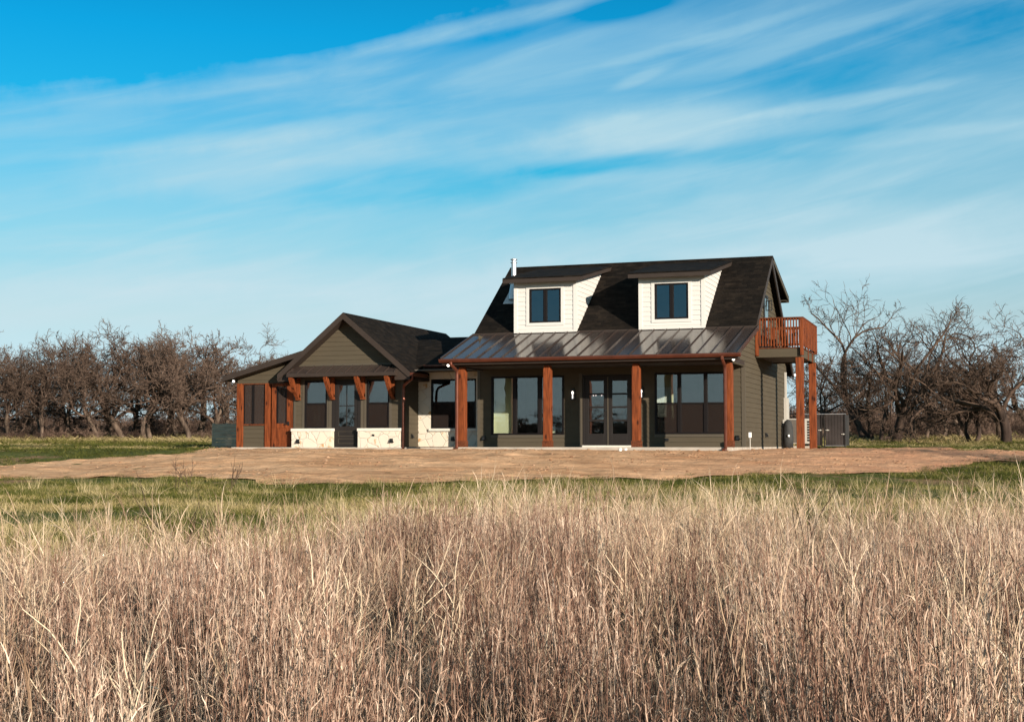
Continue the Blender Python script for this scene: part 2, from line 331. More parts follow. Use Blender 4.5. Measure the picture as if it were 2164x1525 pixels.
# ------------------------------------------------------------------ terrain
TP = np.array([-300,0,10,15,20,25,30,33,36,39,41.5,44,55,62,75,95,200,3000], float)
HP = np.array([-1.6,-1.6,-1.58,-1.5,-1.35,-1.18,-1.0,-.88,-.62,-.32,-.14,-.1,-.1,0,.25,.55,.9,.9])
FH = np.array([-math.sin(TH), math.cos(TH)]); RH = np.array([math.cos(TH), math.sin(TH)])
def tl(x, y):
    dx = np.asarray(x)-CAM[0]; dy = np.asarray(y)-CAM[1]; return dx*FH[0]+dy*FH[1], dx*RH[0]+dy*RH[1]
def xy(t, l):
    return CAM[0]+FH[0]*t+RH[0]*l, CAM[1]+FH[1]*t+RH[1]*l
def G(x, y):
    t, l = tl(x, y)
    sh = 5*sm(-4, -16, l)*sm(28, 36, t)*(1-sm(60, 75, t))
    flat = (1-sm(0, 3, np.maximum(np.maximum(-19.5-np.asarray(x), np.asarray(x)-3), np.maximum(-.8-np.asarray(y), np.asarray(y)-15))))
    bump = (fbm(np.asarray(x)*.35+50, np.asarray(y)*.35+50, 3)-.5)*.16*sm(-60, -10, t)
    return np.interp(t-sh, TP, HP)+bump*(1-flat)

def axis(segs):
    out = []
    for a, b, s in segs: out += list(np.arange(a, b, s))
    out.append(segs[-1][1]); return np.array(out)
def sheet(name, tt, ll, m, dz=0, **tags):
    T, L_ = np.meshgrid(tt, ll, indexing='ij'); X, Y = xy(T, L_); Z = G(X, Y)+dz
    V = np.stack([X, Y, Z], -1).reshape(-1, 3); nl = len(ll); i, j = np.meshgrid(np.arange(len(tt)-1), np.arange(nl-1), indexing='ij')
    a = (i*nl+j).ravel(); F = np.stack([a, a+1, a+nl+1, a+nl], -1)
    o = bpy.data.objects.new(name, fastmesh(name, V, F, [m], True)); COL.objects.link(o); setp(o, **tags); return o

def ground_mat():
    m = bpy.data.materials.new('field_soil'); m.use_nodes = True; t = m.node_tree; b = t.nodes['Principled BSDF']; L = t.links.new
    b.inputs['Roughness'].default_value = .95; b.inputs['Specular IOR Level'].default_value = .1
    g = N(t, 'ShaderNodeNewGeometry')
    def no(s, d, st=(1, 1, 1)):
        mp = N(t, 'ShaderNodeMapping'); mp.inputs['Scale'].default_value = st; L(g.outputs['Position'], mp.inputs[0])
        n = N(t, 'ShaderNodeTexNoise'); n.inputs['Scale'].default_value = s; n.inputs['Detail'].default_value = d; n.inputs['Roughness'].default_value = .65; L(mp.outputs[0], n.inputs[0]); return n.outputs[0]
    def ramp(f, *cs):
        r = N(t, 'ShaderNodeValToRGB'); L(f, r.inputs[0]); e = r.color_ramp.elements
        e[0].position, e[0].color = cs[0][0], (*cs[0][1], 1); e[1].position, e[1].color = cs[-1][0], (*cs[-1][1], 1)
        for p, c in cs[1:-1]: q = e.new(p); q.color = (*c, 1)
        return r.outputs[0]
    a = ramp(no(9, 8), (.3, (.045, .060, .012)), (.5, (.085, .100, .022)), (.7, (.20, .17, .07)))
    c = ramp(no(14, 8), (.3, (.16, .09, .05)), (.7, (.34, .22, .12)))
    f = N(t, 'ShaderNodeMapRange'); f.inputs[1].default_value = .54; f.inputs[2].default_value = .60; L(no(.35, 6), f.inputs[0])
    mx = N(t, 'ShaderNodeMix', data_type='RGBA'); L(f.outputs[0], mx.inputs[0]); L(a, mx.inputs[6]); L(c, mx.inputs[7])
    L(mx.outputs[2], b.inputs['Base Color'])
    bp = N(t, 'ShaderNodeBump'); bp.inputs['Distance'].default_value = .05; L(no(7, 8), bp.inputs['Height']); L(bp.outputs[0], b.inputs['Normal'])
    return m
GROUND = ground_mat()
sheet('ground', axis([(-1500, -100, 200), (-100, 0, 10), (0, 24, .6), (24, 62, .35), (62, 110, 1.5), (110, 300, 20), (300, 3000, 300)]),
      axis([(-1800, -200, 200), (-200, -60, 20), (-60, -30, 2), (-30, 30, .5), (30, 60, 2), (60, 200, 20), (200, 1800, 200)]),
      GROUND, 0, kind='structure', label='rough grassy field sloping gently up to the house')

# dirt yard
def dirt_mat():
    m = bpy.data.materials.new('graded_dirt'); m.use_nodes = True; t = m.node_tree; b = t.nodes['Principled BSDF']; L = t.links.new
    b.inputs['Roughness'].default_value = .95; b.inputs['Specular IOR Level'].default_value = .1
    g = N(t, 'ShaderNodeNewGeometry')
    def no(s, d, st=(1, 1, 1), ro=.6, rot=0, di=0):
        mp = N(t, 'ShaderNodeMapping'); mp.inputs['Scale'].default_value = st; mp.inputs['Rotation'].default_value = (0, 0, rot); L(g.outputs['Position'], mp.inputs[0])
        n = N(t, 'ShaderNodeTexNoise'); n.inputs['Scale'].default_value = s; n.inputs['Detail'].default_value = d; n.inputs['Roughness'].default_value = ro; n.inputs['Distortion'].default_value = di; L(mp.outputs[0], n.inputs[0]); return n.outputs[0]
    r = N(t, 'ShaderNodeValToRGB'); L(no(.45, 7, (1, 1.6, 1)), r.inputs[0]); e = r.color_ramp.elements
    e[0].position, e[0].color = .36, (.52, .285, .15, 1); e[1].position, e[1].color = .64, (.70, .43, .25, 1)
    r2 = N(t, 'ShaderNodeValToRGB'); L(no(6, 8, (1, 1, 1), .7), r2.inputs[0]); e = r2.color_ramp.elements
    e[0].position, e[0].color = .30, (.50, .42, .36, 1); e[1].position, e[1].color = .46, (1., 1., 1., 1)
    mu = N(t, 'ShaderNodeMix', data_type='RGBA', blend_type='MULTIPLY'); mu.inputs[0].default_value = .8; L(r.outputs[0], mu.inputs[6]); L(r2.outputs[0], mu.inputs[7])
    tk = N(t, 'ShaderNodeMapRange'); tk.inputs[1].default_value = .38; tk.inputs[2].default_value = .56; tk.inputs[3].default_value = .72; tk.inputs[4].default_value = 1.06
    L(no(1.3, 8, (.35, 3.2, 1), .62, .15, .4), tk.inputs[0]); sc_ = N(t, 'ShaderNodeVectorMath', operation='SCALE'); L(mu.outputs[2], sc_.inputs[0]); L(tk.outputs[0], sc_.inputs[3])
    # redder soil towards the right and the far corner
    r3 = N(t, 'ShaderNodeMapRange'); r3.inputs[1].default_value = -3; r3.inputs[2].default_value = 6; sp = N(t, 'ShaderNodeSeparateXYZ'); L(g.outputs['Position'], sp.inputs[0]); L(sp.outputs[0], r3.inputs[0])
    mr = N(t, 'ShaderNodeMath', operation='MULTIPLY'); L(r3.outputs[0], mr.inputs[0]); L(no(.8, 5), mr.inputs[1])
    m3 = N(t, 'ShaderNodeMix', data_type='RGBA'); L(mr.outputs[0], m3.inputs[0]); L(sc_.outputs[0], m3.inputs[6]); m3.inputs[7].default_value = (.50, .23, .14, 1)
    L(m3.outputs[2], b.inputs['Base Color'])
    b1 = N(t, 'ShaderNodeBump'); b1.inputs['Distance'].default_value = .05; L(no(5, 9, (1, 1, 1), .68), b1.inputs['Height'])
    wv = N(t, 'ShaderNodeTexWave'); wv.inputs['Scale'].default_value = .55; wv.inputs['Distortion'].default_value = 2.5; wv.inputs['Detail'].default_value = 3
    mp = N(t, 'ShaderNodeMapping'); mp.inputs['Rotation'].default_value = (0, 0, 1.15); L(g.outputs['Position'], mp.inputs[0]); L(mp.outputs[0], wv.inputs[0])
    b2 = N(t, 'ShaderNodeBump'); b2.inputs['Distance'].default_value = .004; L(wv.outputs[0], b2.inputs['Height']); L(b1.outputs[0], b2.inputs['Normal'])
    L(b2.outputs[0], b.inputs['Normal'])
    return m
DIRT = dirt_mat()
low = [(-26,-17.5),(-22,-13.9),(-18.07,-11.36),(-15.32,-10.94),(-12.31,-11.49),(-10.63,-11.96),(-9.18,-12.63),(-7.17,-12.56),(-4.86,-11.34),(-2.28,-10.02),(-.29,-8.38),(1.88,-7.1),(4.14,-6.11),(5.6,-4.97),(6.9,-3.1),(7.4,-2.0),(8.6,-.6),(11.5,1.6)]
high = [(12.5,3.6),(9.2,2.0),(6.8,2.3),(5.3,5.2),(4.6,8.2),(4.0,11.5),(1.6,13.3),(-.5,13.5),(-18.9,13),(-19.6,6),(-19.3,1.0),(-17.6,-1.2),(-16.3,-3.5),(-16.82,-4.5),(-18.83,-5.41),(-20.16,-6.7),(-21.5,-9.3),(-27,-13)]
def poly_sheet(name, outline, m, dz, bumps, step, rough, tags):
    pts = []
    P = outline
    for i in range(len(P)):
        a = np.array(P[i]); b_ = np.array(P[(i+1) % len(P)]); d = np.linalg.norm(b_-a); n = max(1, int(d/.22))
        nrm = np.array([-(b_-a)[1], (b_-a)[0]])/d
        for k in range(n):
            p = a+(b_-a)*k/n; w = (fbm(p[0]*1.1+9, p[1]*1.1+9, 31, 5)-.5)*rough; pts.append(p+nrm*w)
    pts = np.array(pts); x0, y0 = pts.min(0); x1, y1 = pts.max(0)
    gx, gy = np.meshgrid(np.arange(x0, x1, step), np.arange(y0, y1, step)); gx = gx.ravel()+rng.uniform(-.2, .2, gx.size)*step; gy = gy.ravel()+rng.uniform(-.2, .2, gy.size)*step
    ins = np.zeros(len(gx), bool); n = len(pts); j = n-1
    for i in range(n):
        xi, yi = pts[i]; xj, yj = pts[j]
        c = ((yi > gy) != (yj > gy)) & (gx < (xj-xi)*(gy-yi)/(yj-yi+1e-12)+xi); ins ^= c; j = i
    g = np.stack([gx[ins], gy[ins]], -1)
    allp = [Vector(p) for p in np.vstack([pts, g])]
    r = geometry.delaunay_2d_cdt(allp, [], [list(range(len(pts)))], 1, 1e-4)
    V = np.array([(v.x, v.y) for v in r[0]]); F = [f for f in r[2]]
    Z = G(V[:, 0], V[:, 1])+dz+bumps(V[:, 0], V[:, 1])
    me = bpy.data.meshes.new(name); me.from_pydata(np.column_stack([V, Z]).tolist(), [], F); me.materials.append(m)
    me.polygons.foreach_set('use_smooth', [True]*len(F)); me.update()
    o = bpy.data.objects.new(name, me); COL.objects.link(o); setp(o, **tags); return o, pts
def dirt_bumps(x, y):
    edge = sm(-12.5, -9, y)
    flat = (1-sm(0, 1.2, np.maximum(np.maximum(-19-x, x-.2), np.maximum(-.3-y, y-12.3))))
    b = (fbm(x*1.2, y*1.9, 11, 4)-.45)*.12 + (fbm(x*2.6, y*3.4, 12, 3)-.5)*.07
    # wheel ruts crossing the yard
    for (ax, ay, dx, dy) in ((-12, -8.6, 1, .22), (-4, -6.5, 1, .1), (0, -4.2, 1, .35), (2, -1.6, 1, -.06)):
        n = math.hypot(dx, dy); d = ((x-ax)*(-dy)+(y-ay)*dx)/n
        for o in (-.85, .85): b = b-.09*np.exp(-((d-o+.3*np.sin(x*.3))/.16)**2)
    return .02+np.maximum(b, -.015)*(1-flat)
dirt, dirt_pts = poly_sheet('dirt_yard', low+high, DIRT, .0, dirt_bumps, .14, 1.1, dict(kind='structure', label='graded tan dirt yard around the house'))
def in_poly(x, y, pts):
    ins = np.zeros(np.shape(x), bool); j = len(pts)-1
    for i in range(len(pts)):
        xi, yi = pts[i]; xj, yj = pts[j]
        ins ^= ((yi > y) != (yj > y)) & (x < (xj-xi)*(y-yi)/(yj-yi+1e-12)+xi); j = i
    return ins
PATHM = mat('pale_gravel', (.55, .46, .36), .95, var=.15, vscale=5, bump=.02, bscale=9)
tt = axis([(51.6, 53.2, .4)]); 
sheet('path', tt, axis([(11.4, 34, .5)]), PATHM, .03, kind='structure', label='pale gravel track crossing the field right of the house')

# =================================================================== HOUSE
H = empty('house', (-9, 5, 0), 'olive green farmhouse with white dormers, cedar porch posts and dark roof', 'house')
COURSE, PROUD = .165, .017
def siding(mb, O, U, Nn, zlo, zhi, uf, holes=(), breaks=()):
    """horizontal lap boards on plane O + u*U, outward normal Nn"""
    O = np.array(O, float); U = np.array(U, float); Nn = np.array(Nn, float)
    zs = set([zlo, zhi]); k = math.floor(zlo/COURSE)
    while k*COURSE < zhi:
        if k*COURSE > zlo: zs.add(k*COURSE)
        k += 1
    for h in holes:
        for z in h[2:4]:
            if zlo < z < zhi: zs.add(z)
    for z in breaks: zs.add(z)
    zs = sorted(zs)
    def P(u, z, zc): 
        fr = (z-zc)/COURSE; return O+U*u+Nn*(PROUD*(1-fr))+np.array([0, 0, z])
    e = 1e-5
    for a, b in zip(zs[:-1], zs[1:]):
        if b-a < 1e-4: continue
        zc = math.floor((a+1e-6)/COURSE)*COURSE
        ua0, ua1 = uf(a+e); ub0, ub1 = uf(b-e)
        segs = [(0., 1.)]
        mid = (a+b)/2; m0, m1 = uf(mid)
        if m1-m0 < 1e-3: continue
        cuts = sorted([(max(h[0], m0), min(h[1], m1)) for h in holes if h[2] < mid < h[3] and h[1] > m0 and h[0] < m1])
        cur = None; spans = []; x = ('L',)
        left = None
        for c0, c1 in cuts:
            spans.append((left, c0)); left = c1
        spans.append((left, None))
        for s0, s1 in spans:
            a0, b0 = (ua0, ub0) if s0 is None else (s0, s0)
            a1, b1 = (ua1, ub1) if s1 is None else (s1, s1)
            if max(a1-a0, b1-b0) < 1e-3: continue
            mb.quad(P(a0, a, zc), P(a1, a, zc), P(b1, b, zc), P(b0, b, zc))
            if abs(a-zc) < 1e-4:   # underside of the lap
                mb.quad(O+U*a0+[0, 0, a]+Nn*.0, O+U*a1+[0, 0, a]+Nn*.0, P(a1, a, zc), P(a0, a, zc))
X, Y_, NX, NY = (1, 0, 0), (0, 1, 0), (1, 0, 0), (0, -1, 0)

# --- foundation
f = MB(); f.box(-9.2, .02, -.15, 12.1, -.3, -.002); f.build('porch_slab', CONC, H)
f = MB(); f.box(-19.0, -9.2, 2.30, 12.0, -.3, -.012); f.box(-16.5, -12.06, 2.10, 2.30, -.3, -.015); f.build('wing_foundation', CONC, H)
f = MB(); f.box(-5.5, -3.72, 2.30, 2.42, -.002, .055); f.build('door_sill', STONECAP, H)

# --- main walls
mw = MB()
holes = [(-8.79, -6.15, .42, 2.43), (-5.5, -3.72, 0, 2.44), (-2.99, -.6, .43, 2.46)]
siding(mw, (0, 2.4, 0), X, NY, 0, 3.5, lambda z: (-9.29, -.0), holes)
def gab(z):
    lo = 2.4 if z < 2.62 else (max(.02, (z+.13-2.87)/.296-.45) if z < 3.86 else 3.3+(z+.15-3.98)/.728)
    hi = min(12.13, 7.27+(6.72-z)/.728); return (lo, max(lo, hi))
siding(mw, (0, 0, 0), Y_, NX, -.02, 6.7, gab, breaks=(2.62, 3.86, 3.18))
def rd(z):
    lo = 7.27+(6.80-z)/.728; hi = 10.9 if z < 5.78 else 7.27+(6.72-z)/.26; return (min(lo, hi), hi)
siding(mw, (-.03, 0, 0), Y_, NX, 4.2, 6.6, rd, breaks=(5.78,))
mw.build('siding_wall', SIDING, H)
tr = MB()
for q in ((-.10, .022, 2.372, 2.46, 0, 2.62), (-9.30, -9.20, 2.375, 2.46, 0, 2.66), (-.005, .024, 12.04, 12.15, 0, 3.3)):
    cbm = MB(); cbm.box(*q); cbm.build('corner_board', TRIM, H)
for h in (holes[0], holes[2]):   # boards under the windows
    q = MB(); q.box(h[0]-.02, h[1]+.02, 2.372, 2.46, h[2]-.10, h[2]-.004); q.build('sill_board', TRIM, H)
for q_ in ((-5.62, -5.503), (-3.717, -3.60)):
    tr = MB(); tr.box(q_[0], q_[1], 2.37, 2.46, 0, 2.50); tr.build('door_casing', TRIM, H)
bk = MB(); bk.box(-9.29, -.05, 12.05, 12.1, 0, 3.3); bk.quad((-9.29, 2.45, 0), (-9.29, 12.1, 0), (-9.29, 12.1, 3.3), (-9.29, 2.45, 3.9)); bk.build('rear_wall', SIDING, H)
lw = MB(); lw.prism([(2.42, 0), (12.1, 0), (12.1, 3.3), (7.27, 6.7), (3.3, 3.85), (2.42, 3.4)], 0, -9.29, -9.2); lw.build('left_gable_wall', SIDING, H)

# --- interior seen through the glass
iw = MB()
iw.box(-9.2, -8.30, 3.58, 3.66, 0.011, 2.66)                  # pale wall behind the left window
iw.box(-9.2, -9.12, 2.50, 3.58, 0, 2.66)
iw.build('interior_wall', INWALL, H); iw = MB(); iw.box(-7.6, -7.35, 5.2, 5.3, 0.01, .75); iw.build('interior_cabinet', INWALL, H); iw = MB()
iw.box(-3.6, -2.66, 3.68, 3.76, 0, 2.66)                  # pale wall with the inner door
iw.build('interior_wall', INWALL, H)
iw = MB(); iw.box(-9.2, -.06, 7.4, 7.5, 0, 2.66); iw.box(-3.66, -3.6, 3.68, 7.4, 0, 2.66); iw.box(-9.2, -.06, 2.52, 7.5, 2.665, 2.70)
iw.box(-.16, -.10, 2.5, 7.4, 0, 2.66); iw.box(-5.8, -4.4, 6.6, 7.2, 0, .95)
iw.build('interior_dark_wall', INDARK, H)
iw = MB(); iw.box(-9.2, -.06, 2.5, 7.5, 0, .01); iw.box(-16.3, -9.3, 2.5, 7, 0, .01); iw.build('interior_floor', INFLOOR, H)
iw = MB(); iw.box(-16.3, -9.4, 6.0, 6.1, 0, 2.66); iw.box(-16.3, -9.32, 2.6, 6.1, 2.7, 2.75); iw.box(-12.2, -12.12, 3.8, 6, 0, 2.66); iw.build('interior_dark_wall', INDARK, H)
dr = MB(); dr.box(-3.42, -2.70, 3.63, 3.675, .01, 2.04)
for z0, z1 in ((.2, .9), (1.0, 1.85)): dr.box(-3.32, -2.80, 3.615, 3.635, z0, z1)
ind = dr.build('interior_door', INWHITE, H, bevel=.008)
kb = MB(); kb.tube([(-2.80, 3.60, .97), (-2.80, 3.55, .97), (-2.90, 3.54, .96)], .016); kb.build('handle', BLACK, ind); kb = MB(); kb.tube([(-2.80, 3.60, 1.15), (-2.80, 3.57, 1.15)], .025); kb.build('deadbolt', BLACK, ind)
# little chandelier behind the french doors
ch = MB(); ch.box(-5.74, -5.28, 4.5, 4.53, 1.88, 1.91)
chn = ch.build('chandelier', BLACK, H)
for xx in (-5.71, -5.62, -5.41, -5.31):
    b_ = MB(); b_.tube([(xx, 4.515, 1.80), (xx, 4.515, 1.825), (xx, 4.515, 1.86)], [.014, .024, .012], 8); b_.build('bulb', LBULB, chn)

def window(x0, x1, z0, z1, y, name='window', parts=None, hung=False, mullions=(), glass=GLASS, fw=.055, screens=True, trimw=0, trimmat=None, meet=None, proud=.035):
    """front-facing window unit; returns frame object"""
    fr = MB(); ya, yb = y-proud, y+.07
    fr.box(x0, x1, ya, yb, z0, z0+fw); fr.box(x0, x1, ya, yb, z1-fw, z1)
    fr.box(x0, x0+fw, ya, yb, z0+fw, z1-fw); fr.box(x1-fw, x1, ya, yb, z0+fw, z1-fw)
    xs = [x0+fw]
    for m in mullions:
        fr.box(m-.058, m+.058, ya, yb, z0+fw, z1-fw); xs += [m-.058, m+.058]
    xs.append(x1-fw)
    zm = meet if meet else (z0+z1)/2
    cells = [(xs[i], xs[i+1]) for i in range(0, len(xs), 2)]
    if hung:
        for a, b in cells:
            fr.box(a, b, ya+.012, yb-.02, zm-.03, zm+.03)
            fr.box(a, a+.022, ya+.02, yb-.02, z0+fw, zm-.03); fr.box(b-.022, b, ya+.02, yb-.02, z0+fw, zm-.03)
    else:
        for a, b in cells:
            for q in ((a, a+.02), (b-.02, b)): fr.box(q[0], q[1], ya+.02, yb-.02, z0+fw, z1-fw)
    o = fr.build(name, FRAME, H, bevel=.004)
    for a, b in cells:
        p = MB(); p.box(a+.003, b-.003, y+.028, y+.036, z0+fw, z1-fw); p.build('pane', glass, o)
        if hung and screens:
            p = MB(); p.box(a+.023, b-.023, y-.004, y, z0+fw, zm-.03); p.build('insect_screen', SCREEN, o)
    if trimmat:
        tm = MB(); w = trimw
        tm.box(x0-w, x0-.002, y-.03, y+.02, z0-w, z1+w); tm.box(x1+.002, x1+w, y-.03, y+.02, z0-w, z1+w)
        tm.box(x0-.002, x1+.002, y-.03, y+.02, z1+.002, z1+w); tm.box(x0-.002, x1+.002, y-.03, y+.02, z0-w, z0-.002)
        tm.build('window_trim', trimmat, o)
    return o
window(-8.79, -6.15, .42, 2.43, 2.4, mullions=(-7.93+.0, -7.03,))['label'] = 'wide three-pane window behind the second porch post'
o = window(-2.99, -.6, .43, 2.46, 2.4, hung=True, mullions=(-2.165, -1.285), meet=1.44)
o['label'] = 'triple double-hung window on the right of the porch'

# --- french doors
def glazed_door(x0, x1, z0, z1, y, stile=.14, bottom=.38, rows=4, cols=1, top=.14, rail=.06, paint=DOORPAINT, handle=None, glass=GLASS, name='door'):
    d = MB(); ya, yb = y-.01, y+.04
    gz0, gz1 = z0+bottom, z1-top; gx0, gx1 = x0+stile, x1-stile
    d.box(x0, gx0, ya, yb, z0, z1); d.box(gx1, x1, ya, yb, z0, z1); d.box(gx0, gx1, ya, yb, z0, gz0); d.box(gx0, gx1, ya, yb, gz1, z1)
    for i in range(1, rows):
        z = gz0+(gz1-gz0)*i/rows; d.box(gx0, gx1, ya+.006, yb-.006, z-rail/2, z+rail/2)
    for i in range(1, cols):
        x = gx0+(gx1-gx0)*i/cols; d.box(x-.016, x+.016, ya+.008, yb-.008, gz0, gz1)
    o = d.build(name, paint, H, bevel=.004)
    p = MB(); p.box(gx0+.002, gx1-.002, y+.012, y+.018, gz0, gz1); p.build('pane', glass, o)
    if handle:
        h = MB(); hx = handle; s = 1 if hx < (x0+x1)/2 else -1
        h.tube([(hx, y-.01, z0+1.0), (hx, y-.065, z0+1.0), (hx+s*.11, y-.07, z0+1.0)], .014, 8); h.build('handle', BLACK, o); h = MB(); h.tube([(hx, y-.012, z0+1.16), (hx, y-.035, z0+1.16)], .03, 10); h.build('deadbolt', BLACK, o)
    return o
fd = MB(); fd.box(-5.497, -5.42, 2.385, 2.47, .055, 2.435); fd.box(-3.80, -3.723, 2.385, 2.47, .055, 2.435); fd.box(-5.42, -3.80, 2.385, 2.47, 2.375, 2.435)
fd.build('door_frame', DOORPAINT, H, bevel=.004)
glazed_door(-5.415, -4.618, .07, 2.37, 2.41, handle=-4.69)
glazed_door(-4.602, -3.805, .07, 2.37, 2.41)
a = MB(); a.box(-4.628, -4.592, 2.385, 2.40, .07, 2.37); a.build('astragal', TRIM, H)

# --- porch: beam, ceiling, roof, gutter, posts
b = MB(); b.box(-9.20, .015, -.02, .14, 2.645, 2.83); b.box(-.115, .015, .14, 2.36, 2.645, 2.80); b.box(-9.2, -9.08, .14, 2.36, 2.645, 2.80)
b.build('porch_beam', DARKTRIM, H, bevel=.006)
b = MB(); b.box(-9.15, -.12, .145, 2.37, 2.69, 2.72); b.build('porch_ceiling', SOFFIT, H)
def zp(y): return 2.90+.289*(y+.45)
b = MB(); b.slab([(-9.55, -.45, zp(-.45)), (.30, -.45, zp(-.45)), (.34, 3.34, zp(3.34)), (-9.84, 3.34, zp(3.34))], (0, 0, -.11))
n = 23
for i in range(n+1):
    s = i/n; x0 = -9.53+s*(9.81); x1 = -9.82+s*(10.14)
    for q in (0,):
        b.hexa([(x0-.011, -.46, zp(-.45)-.005), (x0+.011, -.46, zp(-.45)-.005), (x1+.011, 3.33, zp(3.34)-.005), (x1-.011, 3.33, zp(3.34)-.005),
                (x0-.011, -.46, zp(-.45)+.042), (x0+.011, -.46, zp(-.45)+.042), (x1+.011, 3.33, zp(3.34)+.042), (x1-.011, 3.33, zp(3.34)+.042)])
b.build('porch_roof', METAL, H)
b = MB(); b.box(-9.84, .33, 3.31, 3.42, 3.955, 4.035); b.box(-9.50, .27, -.40, -.02, 2.70, 2.78)
b.build('roof_flashing', DARKTRIM, H)
def gutter(mb, p0, p1, n_, w=.12, h=.115):
    """K-style gutter from p0 to p1 (top back edge), outward normal n_"""
    p0, p1, n_ = Vector(p0), Vector(p1), Vector(n_); prof = [(0, 0), (0, -h), (w*.6, -h), (w, -h*.45), (w, 0), (w-.012, 0), (w-.012, -h*.4), (w*.56, -h+.012), (.012, -h+.012), (.012, 0)]
    A = [p0+n_*a+Vector((0, 0, z)) for a, z in prof]; B = [p1+n_*a+Vector((0, 0, z)) for a, z in prof]; m = len(prof)
    for i in range(m):
        j = (i+1) % m; mb.quad(A[i], A[j], B[j], B[i])
    outer = [0, 1, 2, 3, 4]
    mb.quad(*[A[i] for i in outer]); mb.quad(*[B[i] for i in reversed(outer)])
g = MB(); gutter(g, (-9.57, -.44, 2.885), (.38, -.44, 2.885), (0, -1, 0)); gt = g.build('gutter', COPPER, H)
def downspout(path, r=.054, label=None):
    m = MB(); m.tube(path, r, 8); o = m.build('downspout', COPPER, H, smooth=False)
    if label: o['label'] = label
    return o
downspout([(-9.16, -.52, 2.80), (-9.16, -.52, 2.72), (-9.06, -.22, 2.52), (-9.06, -.20, 2.40), (-9.06, -.20, -.02), (-9.06, -.26, -.07), (-9.06, -.45, -.09)])
downspout([(-.20, -.52, 2.80), (-.20, -.52, 2.72), (-.17, -.22, 2.50), (-.17, -.20, 2.40), (-.17, -.20, -.02), (-.17, -.26, -.07), (-.19, -.45, -.09)])
for xp in (-8.965, -6.0, -3.045, -.10):
    p = MB(); w = .125
    p.prism([(xp-w, .0), (xp+w, .0), (xp+w, 2.48), (xp+w*.72, 2.645), (xp-w*.72, 2.645), (xp-w, 2.48)], 1, -.045, .205)
    po = p.build('porch_post', CEDAR, H, bevel=.014)
    p = MB(); w = .145
    for (a0, a1, b0, b1) in ((xp-w, xp+w, -.067, -.047), (xp-w, xp+w, .207, .227), (xp-w, xp-.127, -.047, .207), (xp+.127, xp+w, -.047, .207)):
        p.box(a0, a1, b0, b1, 0, .205)
    p.build('base_trim', CEDARY, po)
# --- main roof
m_ = .728
def zr(y): return 6.87-m_*abs(y-7.27)
b = MB()
b.slab([(-9.80, 3.30, zr(3.30)), (.24, 3.30, zr(3.30)), (.24, 7.27, 6.87), (-9.80, 7.27, 6.87)], (0, 0, -.13))
b.slab([(-9.80, 7.27, 6.87), (.24, 7.27, 6.87), (.24, 12.6, zr(12.6)), (-9.80, 12.6, zr(12.6))], (0, 0, -.13))
b.tube([(-9.79, 7.27, 6.86), (.23, 7.27, 6.86)], .035, 6)
b.build('main_roof', SHX, H)
b = MB()
for x0 in (.205, -9.80):
    b.slab([(x0, 3.32, zr(3.32)-.02), (x0+.045, 3.32, zr(3.32)-.02), (x0+.045, 7.27, 6.85), (x0, 7.27, 6.85)], (0, 0, -.26))
    b.slab([(x0, 7.27, 6.85), (x0+.045, 7.27, 6.85), (x0+.045, 12.62, zr(12.62)-.02), (x0, 12.62, zr(12.62)-.02)], (0, 0, -.26))
b.box(-9.8, .25, 12.6, 12.64, 2.78, 2.99)
b.build('rake_board', DARKTRIM, H)
b = MB()
b.slab([(-9.6, 7.3, 6.90), (.26, 7.3, 6.90), (.26, 11.45, 5.83), (-9.6, 11.45, 5.83)], (0, 0, -.10)); b.build('rear_dormer_roof', SHX, H)
b = MB(); b.slab([(.222, 7.5, 6.80), (.262, 7.5, 6.80), (.262, 11.47, 5.76), (.222, 11.47, 5.76)], (0, 0, -.13)); b.box(-9.6, .262, 11.43, 11.46, 5.60, 5.75); b.box(-9.6, .22, 10.9, 11.43, 5.63, 5.65)
b.build('rear_dormer_fascia', TRIM, H)
b = MB(); b.quad((-.04, 10.9, 4.1), (-9.3, 10.9, 4.1), (-9.3, 10.9, 5.8), (-.04, 10.9, 5.8)); b.build('rear_dormer_wall', SIDING, H)

